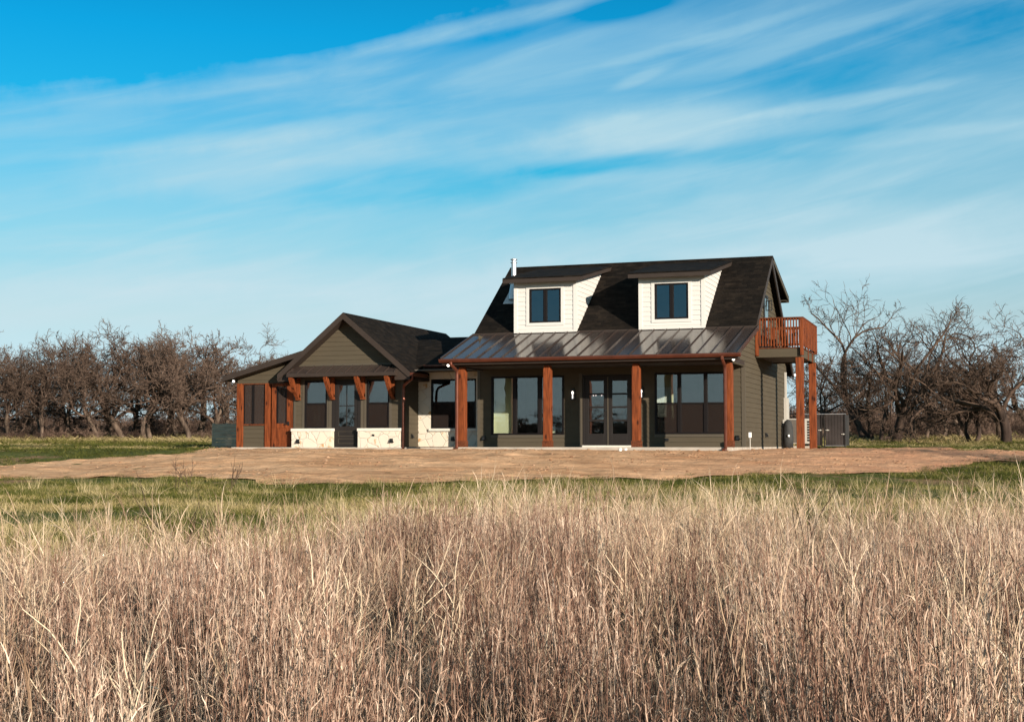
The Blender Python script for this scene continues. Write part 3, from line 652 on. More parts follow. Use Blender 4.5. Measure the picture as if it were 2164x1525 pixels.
# --- front dormers
def dormer(x0, x1, rx0, rx1, wx0, wx1, wz0, wz1, label):
    zb = 4.0
    m = MB()
    siding(m, (0, 3.3, 0), X, NY, zb, 5.80, lambda z: (x0, x1), [(wx0-.11, wx1+.11, wz0-.11, wz1+.11)])
    def sd(z):
        hi = 3.3+(z-zr(3.3))/m_; lo = 3.3 if z < 5.87 else 2.9+(z-5.79)/.2; return (lo, max(lo, hi))
    siding(m, (x1, 0, 0), Y_, NX, zb, 6.5, sd, breaks=(5.87,))
    siding(m, (x0, 0, 0), Y_, (-1, 0, 0), zb, 6.5, sd, breaks=(5.87,))
    o = m.build('dormer', WHITE, H); o['label'] = label
    t = MB()
    t.box(x1-.10, x1+.024, 3.268, 3.30, zb, 5.83); t.box(x1, x1+.024, 3.30, 3.39, zb, 5.83); t.box(x0-.024, x0+.10, 3.268, 3.30, zb, 5.83); t.box(x0-.024, x0, 3.30, 3.39, zb, 5.83)
    t.box(x0+.10, x1-.10, 3.272, 3.30, 5.68, 5.83); t.box(x0+.10, x1-.10, 3.272, 3.30, zb, zb+.09)
    t.build('dormer_trim', WHITE, o)
    r = MB(); z0 = 5.92; z1 = 5.92+.2*4.38
    r.slab([(rx0, 2.9, z0), (rx1, 2.9, z0), (rx1, 7.28, z1), (rx0, 7.28, z1)], (0, 0, -.05)); r.build('dormer_roof', SHX, o)
    r = MB()
    for q in (rx0, rx1-.03): r.slab([(q, 2.92, z0-.05), (q+.03, 2.92, z0-.05), (q+.03, 7.2, z1-.068), (q, 7.2, z1-.068)], (0, 0, -.12))
    r.box(rx0, rx1, 2.885, 2.92, z0-.185, z0-.052)
    r.slab([(rx0+.03, 2.92, z0-.10), (rx1-.03, 2.92, z0-.10), (rx1-.03, 6.9, z0-.10+.2*3.98), (rx0+.03, 6.9, z0-.10+.2*3.98)], (0, 0, -.02))
    r.build('dormer_fascia', DARKTRIM, o)
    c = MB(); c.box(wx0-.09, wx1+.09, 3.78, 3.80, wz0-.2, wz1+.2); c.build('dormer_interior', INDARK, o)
    w = window(wx0, wx1, wz0, wz1, 3.3, mullions=((wx0+wx1)/2,), glass=GLASSUP, trimw=.11, trimmat=WHITE, proud=.01)
    return o
dormer(-8.24, -5.98, -8.56, -5.68, -7.70, -6.53, 4.35, 5.55, 'left white dormer beside the metal flue')
dormer(-3.72, -1.48, -4.02, -1.17, -3.19, -2.02, 4.34, 5.56, 'right white dormer nearer the balcony')

# --- flue pipe
b = MB(); b.tube([(-9.0, 5.4, 5.5), (-9.0, 5.4, 6.80)], .095, 16); b.tube([(-9.0, 5.4, 6.80), (-9.0, 5.4, 6.83)], .125, 16); b.tube([(-9.0, 5.4, 6.86), (-9.0, 5.4, 6.89)], .085, 16); b.tube([(-9.0, 5.4, 6.91), (-9.0, 5.4, 6.94), (-9.0, 5.4, 6.97)], [.13, .13, .05], 16)
b.tube([(-9.0, 5.4, 6.83), (-9.0, 5.4, 6.92)], .06, 12)
fl = b.build('flue_pipe', STEEL, H, smooth=False)
b = MB(); b.tube([(-9.0, 5.4, 5.45), (-9.0, 5.4, 5.60), (-9.0, 5.4, 5.95), (-9.0, 5.4, 6.08)], [.22, .20, .13, .12], 16); b.slab([(-9.30, 5.05, zr(5.05)+.02), (-8.70, 5.05, zr(5.05)+.02), (-8.70, 5.75, zr(5.75)+.02), (-9.30, 5.75, zr(5.75)+.02)], (0, 0, -.03))
b.tube([(-9.0, 5.4, 6.02), (-9.0, 5.4, 6.06), (-9.0, 5.4, 6.12)], [.17, .17, .10], 16)
b.build('flashing_cone', STEEL, fl)

# --- balcony
BX, BF, BB = 1.56, 4.62, 8.45
b = MB(); b.box(.025, BX, BF, BF+.05, 3.05, 3.34); b.box(BX-.05, BX, BF+.05, BB, 3.05, 3.34); b.box(.025, BX, BB, BB+.05, 3.05, 3.34); bal = b.build('balcony', SIDING, H, bevel=.004)
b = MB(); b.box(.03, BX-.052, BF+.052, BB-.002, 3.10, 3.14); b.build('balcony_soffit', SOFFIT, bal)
b = MB()
y = BF-.02
while y < BB+.03: b.box(.03, BX+.03, y, y+.132, 3.345, 3.375); y += .14
b.build('deck_boards', CEDARY, bal)
b = MB()
for (xa, ya) in ((.085, BF-.045), (BX+.035, BF-.045), (BX+.035, BB+.03), (.085, BB+.03)):
    b = MB(); b.box(xa-.055, xa+.055, ya-.055, ya+.055, 3.10 if ya < 5 else 3.36, 4.36); b.build('railing_post', CEDAR, bal, bevel=.006)
b = MB()
b.box(.03, BX+.09, BF-.10, BF+.03, 4.362, 4.40); b.box(BX-.04, BX+.09, BF+.03, BB+.1, 4.362, 4.40); b.box(.03, BX-.04, BB-.03, BB+.1, 4.362, 4.40)
b.box(.14, BX-.02, BF-.06, BF-.03, 3.44, 3.50); b.box(.14, BX-.02, BF-.06, BF-.03, 4.30, 4.36)
b.box(BX+.02, BX+.05, BF+.01, BB-.025, 3.44, 3.50); b.box(BX+.02, BX+.05, BF+.01, BB-.025, 4.30, 4.36)
b.box(.14, BX-.02, BB+.02, BB+.05, 3.44, 3.50); b.box(.14, BX-.02, BB+.02, BB+.05, 4.30, 4.36)
b.build('handrail', CEDARY, bal)
for i in range(15):
    x0 = .17+i*(BX-.2)/14.4; q = MB(); q.box(x0, x0+.042, BF-.095, BF-.062, 3.42, 4.355); q.build('baluster', CEDAR, bal)
for i in range(15):
    x0 = .17+i*(BX-.2)/14.4; q = MB(); q.box(x0, x0+.042, BB+.052, BB+.085, 3.42, 4.355); q.build('baluster', CEDAR, bal)
ny = 38
for i in range(ny):
    y0 = BF+.05+i*(BB-BF-.12)/ny; q = MB(); q.box(BX+.052, BX+.085, y0, y0+.045, 3.42, 4.355); q.build('baluster', CEDAR, bal)
for ya in (BF+.16, BB-.10):
    q = MB(); q.box(BX-.20, BX+.05, ya-.125, ya+.125, -.06, 3.047); q.build('support_post', CEDAR, bal, bevel=.012)
for y_ in (6.4, 7.6):
    q = MB(); q.box(BX+.002, BX+.03, y_, y_+.1, 3.03, 3.345); q.build('joist_block', CEDAR, bal)
# balcony door on the gable
q = MB(); q.box(.018, .045, 6.55, 7.50, 3.38, 5.45); bd = q.build('balcony_door', DOORPAINT, H)
q = MB(); q.box(.046, .052, 6.68, 7.37, 3.7, 5.3); q.build('pane', GLASS, bd)
def wall_lantern(p, nrm, s=1., name='wall_lamp', lit=True, label=None):
    p = Vector(p); nx = Vector(nrm); tx = Vector((0, 0, 1)).cross(nx)
    def B(mb, a0, a1, b0, b1, z0, z1):   # a along wall, b outwards
        P = lambda a, b, z: tuple(p+tx*a*s+nx*b*s+Vector((0, 0, z*s)))
        mb.hexa([P(a0, b0, z0), P(a1, b0, z0), P(a1, b1, z0), P(a0, b1, z0), P(a0, b0, z1), P(a1, b0, z1), P(a1, b1, z1), P(a0, b1, z1)])
    m = MB(); B(m, -.06, .06, 0, .02, -.19, .19); B(m, -.02, .02, .02, .06, .13, .16)
    B(m, -.055, .055, .03, .14, .15, .18); B(m, -.055, .055, .03, .14, -.19, -.165)
    for a in (-.055, .043):
        for b_ in (.03, .128): B(m, a, a+.012, b_, b_+.012, -.165, .15)
    o = m.build(name, BLACK, H)
    if lit:
        g = MB(); c = p+nx*.085*s; g.tube([c+Vector((0, 0, .0)), c+Vector((0, 0, .03*s)), c+Vector((0, 0, .07*s)), c+Vector((0, 0, .11*s))], [.012, .030, .034, .014], 10); g.build('bulb', BULB, o)
        g = MB(); g.tube([c+Vector((0, 0, -.14*s)), c+Vector((0, 0, -.01*s))], .022, 10); g.build('lamp_glass', DIFF, o)
    if label: o['label'] = label
    return o
wall_lantern((-5.82, 2.378, 1.78), (0, -1, 0), label='lantern left of the french doors')
wall_lantern((-3.43, 2.378, 1.80), (0, -1, 0), label='lantern right of the french doors')
wall_lantern((.02, 6.38, 5.16), (1, 0, 0), 1.0, lit=False); wall_lantern((.02, 7.6, 5.13), (1, 0, 0), 1.0, lit=False)
def flood(p, d):
    p = Vector(p); d = Vector(d).normalized(); m = MB(); m.tube([p-d*.10, p-d*.05, p], [.03, .05, .06], 12); m.tube([p-d*.08+Vector((0, 0, .10)), p-d*.08], .018, 8)
    o = m.build('flood_light', BLACK, H); g = MB(); g.tube([p+d*.001, p+d*.02], [.048, .040], 14); g.build('lamp_glass', BULB, o)
flood((-9.28, -.42, 2.68), (-.1, -.8, -.5)); flood((.12, -.30, 2.70), (.2, -.8, -.5)); flood((-18.82, 2.1, 2.42), (-.1, -.9, -.4)); flood((.30, 12.75, 2.85), (.3, -.8, -.5))

# =================================================================== WING
WL, WR, WC = -16.45, -12.10, -14.275
m = MB()
wh = [(-16.01, -15.11, .68, 2.39), (-14.92, -13.76, 0, 2.42), (-13.53, -12.65, .69, 2.40)]
def gw(z):
    h = (4.62-z)/.83; return (max(WL, WC-h), min(WR, WC+h))
siding(m, (0, 2.38, 0), X, NY, 0, 4.6, gw, wh, breaks=(2.5,))
siding(m, (WR, 0, 0), Y_, NX, 0, 2.75, lambda z: (2.38, 3.75))
def gs(z):   # infill between the screened porch beam and its shed roof
    return (-18.84 if z < 2.52 else -19.18+(z+.10-2.60)/.2682, -16.3)
siding(m, (0, 2.44, 0), X, NY, 2.345, 3.25, gs, breaks=(2.52,))
siding(m, (0, 2.44, 0), X, NY, -.02, .78, lambda z: (-18.60, -17.66))
m.quad((WL, 2.4, 0), (WL, 11.7, 0), (WL, 11.7, 2.7), (WL, 2.4, 2.7)); m.quad((WL, 11.7, 0), (WR, 11.7, 0), (WR, 11.7, 2.7), (WL, 11.7, 2.7))
m.build('wing_siding_wall', SIDING, H)
t = MB(); t.box(WR-.09, WR+.024, 2.352, 2.38, 0, 2.62); t.box(WR, WR+.024, 2.38, 2.46, 0, 2.62)
for h in (wh[0], wh[2]): t.box(h[0]-.10, h[0]-.003, 2.352, 2.39, .66, 2.48); t.box(h[1]+.003, h[1]+.10, 2.352, 2.39, .66, 2.48)
t.box(-15.03, -14.923, 2.34, 2.39, 0, 2.48); t.box(-13.757, -13.65, 2.34, 2.39, 0, 2.48)
t.box(WL-.01, WL+.08, 2.35, 2.39, .67, 2.6)
t.box(-16.43, -12.12, 2.345, 2.375, 2.93, 3.0)
t.build('wing_trim', TRIM, H)
window(-16.01, -15.11, .68, 2.39, 2.38, hung=True, meet=1.56)['label'] = 'left sash window of the wing'
window(-13.53, -12.65, .69, 2.40, 2.38, hung=True, meet=1.56)['label'] = 'right sash window of the wing'
t = MB(); t.box(-14.918, -14.80, 2.36, 2.44, .02, 2.415); t.box(-13.88, -13.762, 2.36, 2.44, .02, 2.415); t.box(-14.80, -13.88, 2.36, 2.44, 2.36, 2.415); t.build('wing_door_frame', DOORPAINT, H)
d = glazed_door(-14.795, -13.885, .02, 2.355, 2.39, stile=.15, bottom=.72, rows=2, cols=2, rail=.03, name='wing_door', handle=-13.95); d['label'] = 'dark glazed door of the wing'
t = MB()
for z0, z1 in ((.12, .30), (.38, .56)):
    t.box(-14.66, -14.02, 2.368, 2.379, z0, z0+.012); t.box(-14.66, -14.02, 2.368, 2.379, z1-.012, z1); t.box(-14.66, -14.648, 2.368, 2.379, z0, z1); t.box(-14.032, -14.02, 2.368, 2.379, z0, z1)
t.build('door_moulding', TRIM, d)
# curtain/drape seen inside left wing window
t = MB(); t.prism([(-15.62, .75), (-15.40, .75), (-15.55, 1.52), (-15.62, 1.52)], 1, 2.62, 2.63); t.build('curtain', INWHITE, H)
# stone base with cap
for (a, b_) in ((WL+.0, -14.79), (-13.80, -12.11)):
    s = MB(); s.box(a+.02, b_-.02, 2.15, 2.36, -.22, .56); so_ = s.build('stone_base', STONE, H, bevel=.01)
    s = MB(); s.box(a, b_, 2.125, 2.36, .562, .665); s.build('stone_cap', STONECAP, so_, bevel=.008)
# wing roof
def wz(x): return 4.81-.83*abs(x-WC)
EL, ER = WC-2.62, WC+2.62
r = MB()
r.slab([(EL, 1.92, wz(EL)), (WC, 1.92, 4.81), (WC, 11.8, 4.81), (EL, 11.8, wz(EL))], (0, 0, -.07))
r.slab([(WC, 1.92, 4.81), (ER, 1.92, wz(ER)), (ER, 11.8, wz(ER)), (WC, 11.8, 4.81)], (0, 0, -.07))
r.build('wing_roof', SHY, H)
r = MB()
for sgn in (-1, 1):
    e = WC+sgn*2.62
    for yy in (1.885, 11.8):
        P = [(WC, yy, 4.80), (e, yy, wz(e)-.01), (e, yy+.035, wz(e)-.01), (WC, yy+.035, 4.80)]
        if sgn < 0: P = P[::-1]
        r.slab(P, (0, 0, -.23))
    r.box(min(e, e-sgn*.03), max(e, e-sgn*.03), 1.92, 11.8, wz(e)-.24, wz(e)-.08)
    # soffit along the sloping rake and the level eave box
    Q = [(WC, 1.92, 4.60), (e, 1.92, wz(e)-.21), (e, 2.40, wz(e)-.21), (WC, 2.40, 4.60)]
    r.slab(Q if sgn > 0 else Q[::-1], (0, 0, -.015))
    xa, xb = sorted((e, WC+sgn*2.20)); r.box(xa, xb, 1.95, 11.7, 2.36, 2.38)
    r.prism([(e, 2.36), (WC+sgn*2.02, 2.36), (WC+sgn*2.02, 2.78), (e, 2.55)], 1, 1.93, 2.36)
r.build('wing_rake_board', DARKTRIM, H)
# awning over the wing openings
r = MB(); AX0, AX1 = -16.40, -12.15
r.slab([(AX0, 1.70, 2.63), (AX1, 1.70, 2.63), (AX1, 2.36, 2.93), (AX0, 2.36, 2.93)], (0, 0, -.03))
for i in range(12):
    x = AX0+.01+i*(AX1-AX0-.03)/11; r.hexa([(x, 1.69, 2.62), (x+.02, 1.69, 2.62), (x+.02, 2.36, 2.92), (x, 2.36, 2.92), (x, 1.69, 2.665), (x+.02, 1.69, 2.665), (x+.02, 2.36, 2.965), (x, 2.36, 2.965)])
aw = r.build('awning', METAL, H)
r = MB(); r.box(AX0, AX1, 1.67, 1.70, 2.51, 2.622); r.box(AX0, AX1, 1.70, 2.37, 2.51, 2.53)
r.prism([(1.70, 2.53), (2.36, 2.53), (2.36, 2.90), (1.70, 2.598)], 0, AX1-.03, AX1); r.prism([(1.70, 2.53), (2.36, 2.53), (2.36, 2.90), (1.70, 2.598)], 0, AX0, AX0+.03)
r.build('awning_fascia', DARKTRIM, aw)
for xb in (-16.25, -14.86, -13.65, -12.48):
    k = MB(); w = .065
    k.box(xb-w, xb+w, 2.25, 2.35, 1.74, 2.50); k.box(xb-w*1.3, xb+w*1.3, 2.235, 2.352, 1.70, 1.74)
    pts = []; 
    for s in np.linspace(0, 1, 9):   # curved brace from the wall foot to the awning's front
        y = 2.28-.56*s-.05*math.sin(math.pi*s); z = 1.78+.72*s; pts.append((y, z))
    out = [(y+.075, z+.05) for y, z in pts]; inn = [(y-.075, z-.03) for y, z in pts]
    for i in range(8):
        a0, a1, b0, b1 = out[i], out[i+1], inn[i], inn[i+1]
        k.hexa([(xb-w, b0[0], b0[1]), (xb+w, b0[0], b0[1]), (xb+w, b1[0], b1[1]), (xb-w, b1[0], b1[1]), (xb-w, a0[0], a0[1]), (xb+w, a0[0], a0[1]), (xb+w, a1[0], a1[1]), (xb-w, a1[0], a1[1])])
    k.build('awning_bracket', CEDAR, aw)
g = MB(); gutter(g, (ER, 1.90, wz(ER)-.03), (ER, 3.25, wz(ER)-.03), (1, 0, 0)); g.build('gutter', COPPER, H)
downspout([(-11.60, 2.0, 2.50), (-11.60, 2.0, 2.42), (-11.98, 2.16, 2.18), (-12.02, 2.2, 2.05), (-12.02, 2.2, -.02), (-12.02, 2.1, -.10), (-12.02, 1.92, -.12)])

# --- screened porch on the far left
def sz(x): return 2.60+.2682*(x+19.18)
r = MB(); r.slab([(-19.18, 1.93, 2.60), (-15.70, 1.93, sz(-15.70)), (-15.70, 7.2, sz(-15.70)), (-19.18, 7.2, 2.60)], (0, 0, -.05)); r.build('screened_porch_roof', SHY, H)
r = MB(); r.slab([(-19.19, 1.90, 2.59), (-15.9, 1.90, sz(-15.9)-.01), (-15.9, 1.93, sz(-15.9)-.01), (-19.19, 1.90+.03, 2.59)], (0, 0, -.19)); r.box(-19.2, -19.17, 1.93, 7.2, 2.42, 2.55)
r.slab([(-19.17, 1.93, 2.43), (-16.3, 1.93, sz(-16.3)-.17), (-16.3, 7.0, sz(-16.3)-.17), (-19.17, 7.0, 2.43)], (0, 0, -.015))
r.build('screened_porch_fascia', DARKTRIM, H)
for (a, b_, y0, y1) in ((-18.84, -18.58, 2.36, 2.62), (-17.67, -17.47, 2.38, 2.56), (-18.84, -18.58, 6.7, 6.96)):
    q = MB(); q.box(a, b_, y0, y1, -.03, 2.345); q.build('cedar_post', CEDAR, H, bevel=.012)
q = MB(); q.box(-18.58, -17.67, 2.40, 2.50, .785, .845); q.box(-18.58, -16.47, 2.40, 2.50, 2.30, 2.343); q.build('screen_sill', CEDARY, H)
q = MB(); q.box(-18.23, -18.14, 2.43, 2.48, .847, 2.298); q.box(-17.72, -17.672, 2.43, 2.48, .847, 2.298)
q.box(-18.575, -18.545, 2.43, 2.48, .847, 2.298); sf = q.build('screen_frame', FRAME, H)
q = MB(); q.box(-18.54, -18.232, 2.452, 2.456, .847, 2.298); q.box(-18.138, -17.722, 2.452, 2.456, .847, 2.298); q.build('porch_screen', PSCREEN, sf)
q = MB(); q.box(-18.74, -18.73, 2.62, 6.7, 0, .8); q.build('left_low_wall', SIDING, H)
q = MB(); q.box(-18.72, -18.715, 2.62, 6.7, .8, 2.3); q.build('side_screen', PSCREEN, sf)
q = MB()   # cedar screen door
q.box(-17.40, -17.22, 2.42, 2.47, 0, 2.30); q.box(-16.78, -16.60, 2.42, 2.47, 0, 2.30); q.box(-17.22, -16.78, 2.42, 2.47, 2.22, 2.30); q.box(-17.22, -16.78, 2.42, 2.47, .70, .86); q.box(-17.22, -16.78, 2.42, 2.47, 0, .14)
q.box(-17.22, -16.78, 2.435, 2.455, .14, .70); q.box(-17.16, -16.84, 2.425, 2.44, .20, .64)
cdoor = q.build('screen_door', CEDAR, H, bevel=.006)
q = MB(); q.box(-17.20, -17.14, 2.43, 2.46, .865, 2.215); q.box(-16.83, -16.785, 2.43, 2.46, .865, 2.215); q.build('glazing_bead', FRAME, cdoor)
q = MB(); q.box(-17.14, -16.83, 2.443, 2.447, .865, 2.215); q.build('porch_screen', PSCREEN, cdoor)
q = MB(); q.tube([(-16.70, 2.42, .84), (-16.70, 2.36, .84), (-16.84, 2.35, .83)], .015, 8); q.box(-16.73, -16.67, 2.40, 2.42, .78, .92); q.build('handle', BLACK, cdoor)
q = MB(); q.box(-16.59, -16.47, 2.40, 2.50, 0, 2.30); q.build('door_jamb', CEDAR, H, bevel=.006)

# --- connector with stone bay
s = MB()
SH = [(-11.6, -9.85, .66, 2.45)]
s.box(-12.12, -11.6, 3.7, 3.8, -.1, 2.80); s.box(-9.85, -9.25, 3.7, 3.8, -.1, 2.80); s.box(-11.6, -9.85, 3.7, 3.8, -.1, .66); s.box(-11.6, -9.85, 3.7, 3.8, 2.45, 2.80)
s.build('stone_wall', STONE, H)
s = MB(); s.box(-11.66, -9.6, 3.62, 3.72, .57, .665); s.build('window_sill', STONECAP, H, bevel=.006)
o = window(-11.6, -9.85, .67, 2.44, 3.7, hung=True, mullions=(-10.61,), meet=1.60, proud=.0); o['label'] = 'paired sash window in the stone wall'
r = MB(); r.slab([(-13.4, 3.22, 2.93), (-9.3, 3.22, 2.93), (-9.3, 7.27, 4.26), (-13.4, 7.27, 4.26)], (0, 0, -.07)); r.slab([(-13.4, 7.27, 4.26), (-9.3, 7.27, 4.26), (-9.3, 11.4, 2.93), (-13.4, 11.4, 2.93)], (0, 0, -.07)); r.build('link_roof', SHX, H)
r = MB(); r.box(-11.70, -9.31, 3.20, 3.24, 2.70, 2.86); r.box(-12.1, -9.31, 3.24, 3.72, 2.74, 2.76); r.build('link_fascia', DARKTRIM, H)
g = MB(); gutter(g, (-11.63, 3.20, 2.94), (-9.31, 3.20, 2.94), (0, -1, 0)); g.build('gutter', COPPER, H)

# --- small fittings on the walls
def hooded_outlet(p, nrm, name='outlet_cover'):
    p = Vector(p); nx = Vector(nrm); tx = Vector((0, 0, 1)).cross(nx)
    P = lambda a, b, z: tuple(p+tx*a+nx*b+Vector((0, 0, z)))
    m = MB(); m.mi = 0
    m.hexa([P(-.06, 0, -.08), P(.06, 0, -.08), P(.06, .02, -.08), P(-.06, .02, -.08), P(-.06, 0, .08), P(.06, 0, .08), P(.06, .02, .08), P(-.06, .02, .08)])
    m.hexa([P(-.045, .02, -.06), P(.045, .02, -.06), P(.045, .10, -.06), P(-.045, .10, -.06), P(-.045, .02, .07), P(.045, .02, .07), P(.045, .07, .03), P(-.045, .07, .03)])
    m.tube([P(.05, .04, -.02), P(.10, .06, -.05)], .022, 8)
    m.build(name, BLACK, H)
for p, n_ in (((-9.06, 2.376, .31), (0, -1, 0)), ((-.24, 2.376, .30), (0, -1, 0)), ((-10.74, 3.698, .29), (0, -1, 0)), ((-16.16, 2.148, .2), (0, -1, 0)), ((-12.46, 2.148, .22), (0, -1, 0)), ((-12.08, 3.07, .39), (1, 0, 0)), ((.02, 6.69, .42), (1, 0, 0))):
    hooded_outlet(p, n_)
q = MB(); q.box(-2.67, -2.53, 2.365, 2.376, .20, .29); q.box(-2.66, -2.54, 2.357, 2.365, .21, .24); q.build('wall_vent', BLACK, H)
q = MB(); q.box(-13.22, -13.12, 2.135, 2.149, .385, .45); q.build('cover_plate', BLACK, H)
q = MB(); q.box(.02, .14, 11.35, 12.0, 1.0, 1.9); q.box(.14, .15, 11.4, 11.95, 1.05, 1.85); q.box(.02, .10, 11.6, 11.72, 1.9, 2.9); q.build('electrical_panel', PALEBOX, H, bevel=.006)
q = MB(); q.box(.02, .12, 11.0, 11.25, .75, 1.05); q.build('electrical_panel', PALEBOX, H, bevel=.006)

# =================================================================== YARD THINGS
def gz(x, y): return float(G(x, y))
e = empty('heat_pump', (.42, 13.0, -.02), 'pale outdoor heat pump unit on a pad behind the balcony posts', 'heat pump')
q = MB(); q.box(-.02, .84, 13, 13.38, .12, 1.12); q.build('casing', PALEBOX, e, bevel=.015)
q = MB(); q.box(.02, .42, 12.985, 12.999, .16, 1.08)
for i in range(16): q.box(.03, .41, 12.972, 12.985, .18+i*.056, .20+i*.056)
q.build('coil_grille', mat('coil_grille', (.16, .14, .12), .5, metal=.4, var=.1), e)
for i in range(8):
    q = MB(); q.box(.71, .79, 12.986, 12.999, .22+i*.105, .29+i*.105); q.build('vent', BLACK, e)
q = MB(); q.box(-.06, .88, 12.95, 13.42, -.12, .03); q.build('pad', CONC, e)
q = MB(); q.box(.0, .06, 13.0, 13.35, .03, .12); q.box(.76, .82, 13.0, 13.35, .03, .12); q.build('foot', BLACK, e)
q = MB(); q.tube([(-.02, 13.05, .4), (-.12, 13.04, .55), (-.16, 13.04, .8), (-.12, 13.05, 1.05)], .04, 8); q.build('line_hose', BLACK, e)

e = empty('panel_enclosure', (1.5, 13.0, -.08), 'dark sheet metal enclosure with steel latches right of the balcony posts', 'fence')
SHEET = mat('dark_sheet', (.055, .045, .042), .45, metal=.5, var=.35, vscale=1.5, bump=.004, bscale=4)
POSTM = mat('dark_post', (.022, .018, .016), .5, metal=.4, var=.1)
for (a, b_) in ((.40, 1.20), (1.37, 2.10)):
    q = MB(); q.box(a, b_, 13.50, 13.512, .05, 1.28)
    for i in range(int((b_-a)/.12)): q.box(a+i*.12, a+i*.12+.05, 13.488, 13.50, .05, 1.28)
    q.build('sheet_panel', SHEET, e)
for a in (1.22, 1.32, 2.12):
    q = MB(); q.box(a-.02, a+.02, 13.46, 13.52, -.08, 1.30); q.build('post', POSTM, e)
q = MB(); q.tube([(.36, 13.49, 1.30), (1.3, 13.49, 1.30), (2.16, 13.49, 1.30)], .018, 8); q.tube([(1.33, 13.49, .04), (2.16, 13.49, .04)], .015, 8); q.build('top_rail', STEEL, e)
for (x, z) in ((1.16, .66), (1.45, .66), (2.06, .50)):
    q = MB(); q.tube([(x-.08, 13.47, z), (x+.06, 13.47, z)], .016, 8); q.tube([(x, 13.47, z+.03), (x, 13.47, z-.02)], .02, 8); q.build('latch', PALEBOX, e)
q = MB(); q.box(2.12, 2.13, 13.52, 15.2, .05, 1.28); q.build('side_panel', SHEET, e)

e = empty('barrel_shape', (.25, 10.75, -.06), 'dark barrel shape standing against the side wall', 'fixture')  # plain dark rounded form at the wall, its use left open
q = MB(); q.tube([(.26, 10.7, -.05), (.26, 10.7, .3), (.26, 10.7, .75), (.26, 10.7, .95), (.26, 10.7, 1.04)], [.20, .21, .19, .14, .04], 14); q.build('cover', mat('dark_shell', (.025, .026, .026), .8, var=.3, vscale=6, bump=.02, bscale=8), e, smooth=True)
q = MB(); q.tube([(.30, 10.48, .42), (.33, 10.46, .42)], .045, 12); q.build('valve', PVC, e)

e = empty('standpipe', (.3, 1.55, -.1), 'thin grey pipe with white cap by the right house corner', 'pipe')
q = MB(); q.tube([(.3, 1.55, -.12), (.3, 1.55, .32)], .016, 8); q.build('pipe', PALEBOX, e)
q = MB(); q.box(.255, .345, 1.51, 1.59, .30, .47); q.build('cap', PVC, e, bevel=.01)
for i, (x, lb) in enumerate(((-3.25, 'white drain cap left of its twin on the dirt before the porch'), (-3.08, 'white drain cap right of its twin on the dirt before the porch'))):
    y = -1.2; z = gz(x, y)-.01+float(dirt_bumps(np.array([x]), np.array([y]))[0])
    q = MB(); q.tube([(x, y, z-.05), (x, y, z+.07)], .05, 12); q.tube([(x, y, z+.07), (x, y, z+.10)], [.06, .045], 12); o = q.build('drain_cap', PVC)
    setp(o, label=lb, category='drain cap', group='white drain caps before the porch')

# faded low fence panel beyond the screened porch
e = empty('board_fence', (-21.6, 6.0, -.1), 'low faded grey green board fence beyond the screened porch', 'fence')
FENCE = mat('faded_boards', (.42, .33, .24), .85, var=.25, vscale=3, stretch=(.6, 1, 5))
q = MB()
for i in range(7): q.box(-22.1, -20.8, 6.0, 6.025, -.12+i*.15, .022+i*.15)
q.build('board', FENCE, e)
for x in (-22.05, -21.45, -20.85):
    q = MB(); q.box(x-.04, x+.04, 6.03, 6.11, -.3, .95); q.build('post', FENCE, e)

# =================================================================== VEGETATION
def tubes(P, Rr, sides, seed=0):
    """P (n,s,3) Rr (n,s) -> verts, quads"""
    n, s, _ = P.shape; T = np.gradient(P, axis=1); T /= np.linalg.norm(T, axis=2, keepdims=True)+1e-9
    rg = np.random.default_rng(seed); ref = rg.normal(size=(n, 1, 3)); 
    m = T.mean(1, keepdims=True); m /= np.linalg.norm(m, axis=2, keepdims=True)+1e-9
    ref -= m*(ref*m).sum(2, keepdims=True); ref /= np.linalg.norm(ref, axis=2, keepdims=True)+1e-9
    U = ref-T*(ref*T).sum(2, keepdims=True); U /= np.linalg.norm(U, axis=2, keepdims=True)+1e-9
    if sides == 2:
        V = np.stack([P-U*Rr[..., None], P+U*Rr[..., None]], 2)
        base = (np.arange(n)[:, None]*s+np.arange(s-1)[None])*2; a = base.ravel(); F = np.stack([a, a+1, a+3, a+2], -1)
        return V.reshape(-1, 3), F
    Wv = np.cross(T, U); an = np.arange(sides)*2*math.pi/sides
    V = P[:, :, None]+(U[:, :, None]*np.cos(an)[:, None]+Wv[:, :, None]*np.sin(an)[:, None])*Rr[..., None, None]
    base = ((np.arange(n)[:, None]*s+np.arange(s-1)[None])*sides).ravel(); F = []
    for k in range(sides):
        k2 = (k+1) % sides; F.append(np.stack([base+k, base+k2, base+sides+k2, base+sides+k], -1))
    return V.reshape(-1, 3), np.concatenate(F)
def join(parts):
    V, F, o = [], [], 0
    for v, f in parts: V.append(v); F.append(f+o); o += len(v)
    return np.concatenate(V), np.concatenate(F)

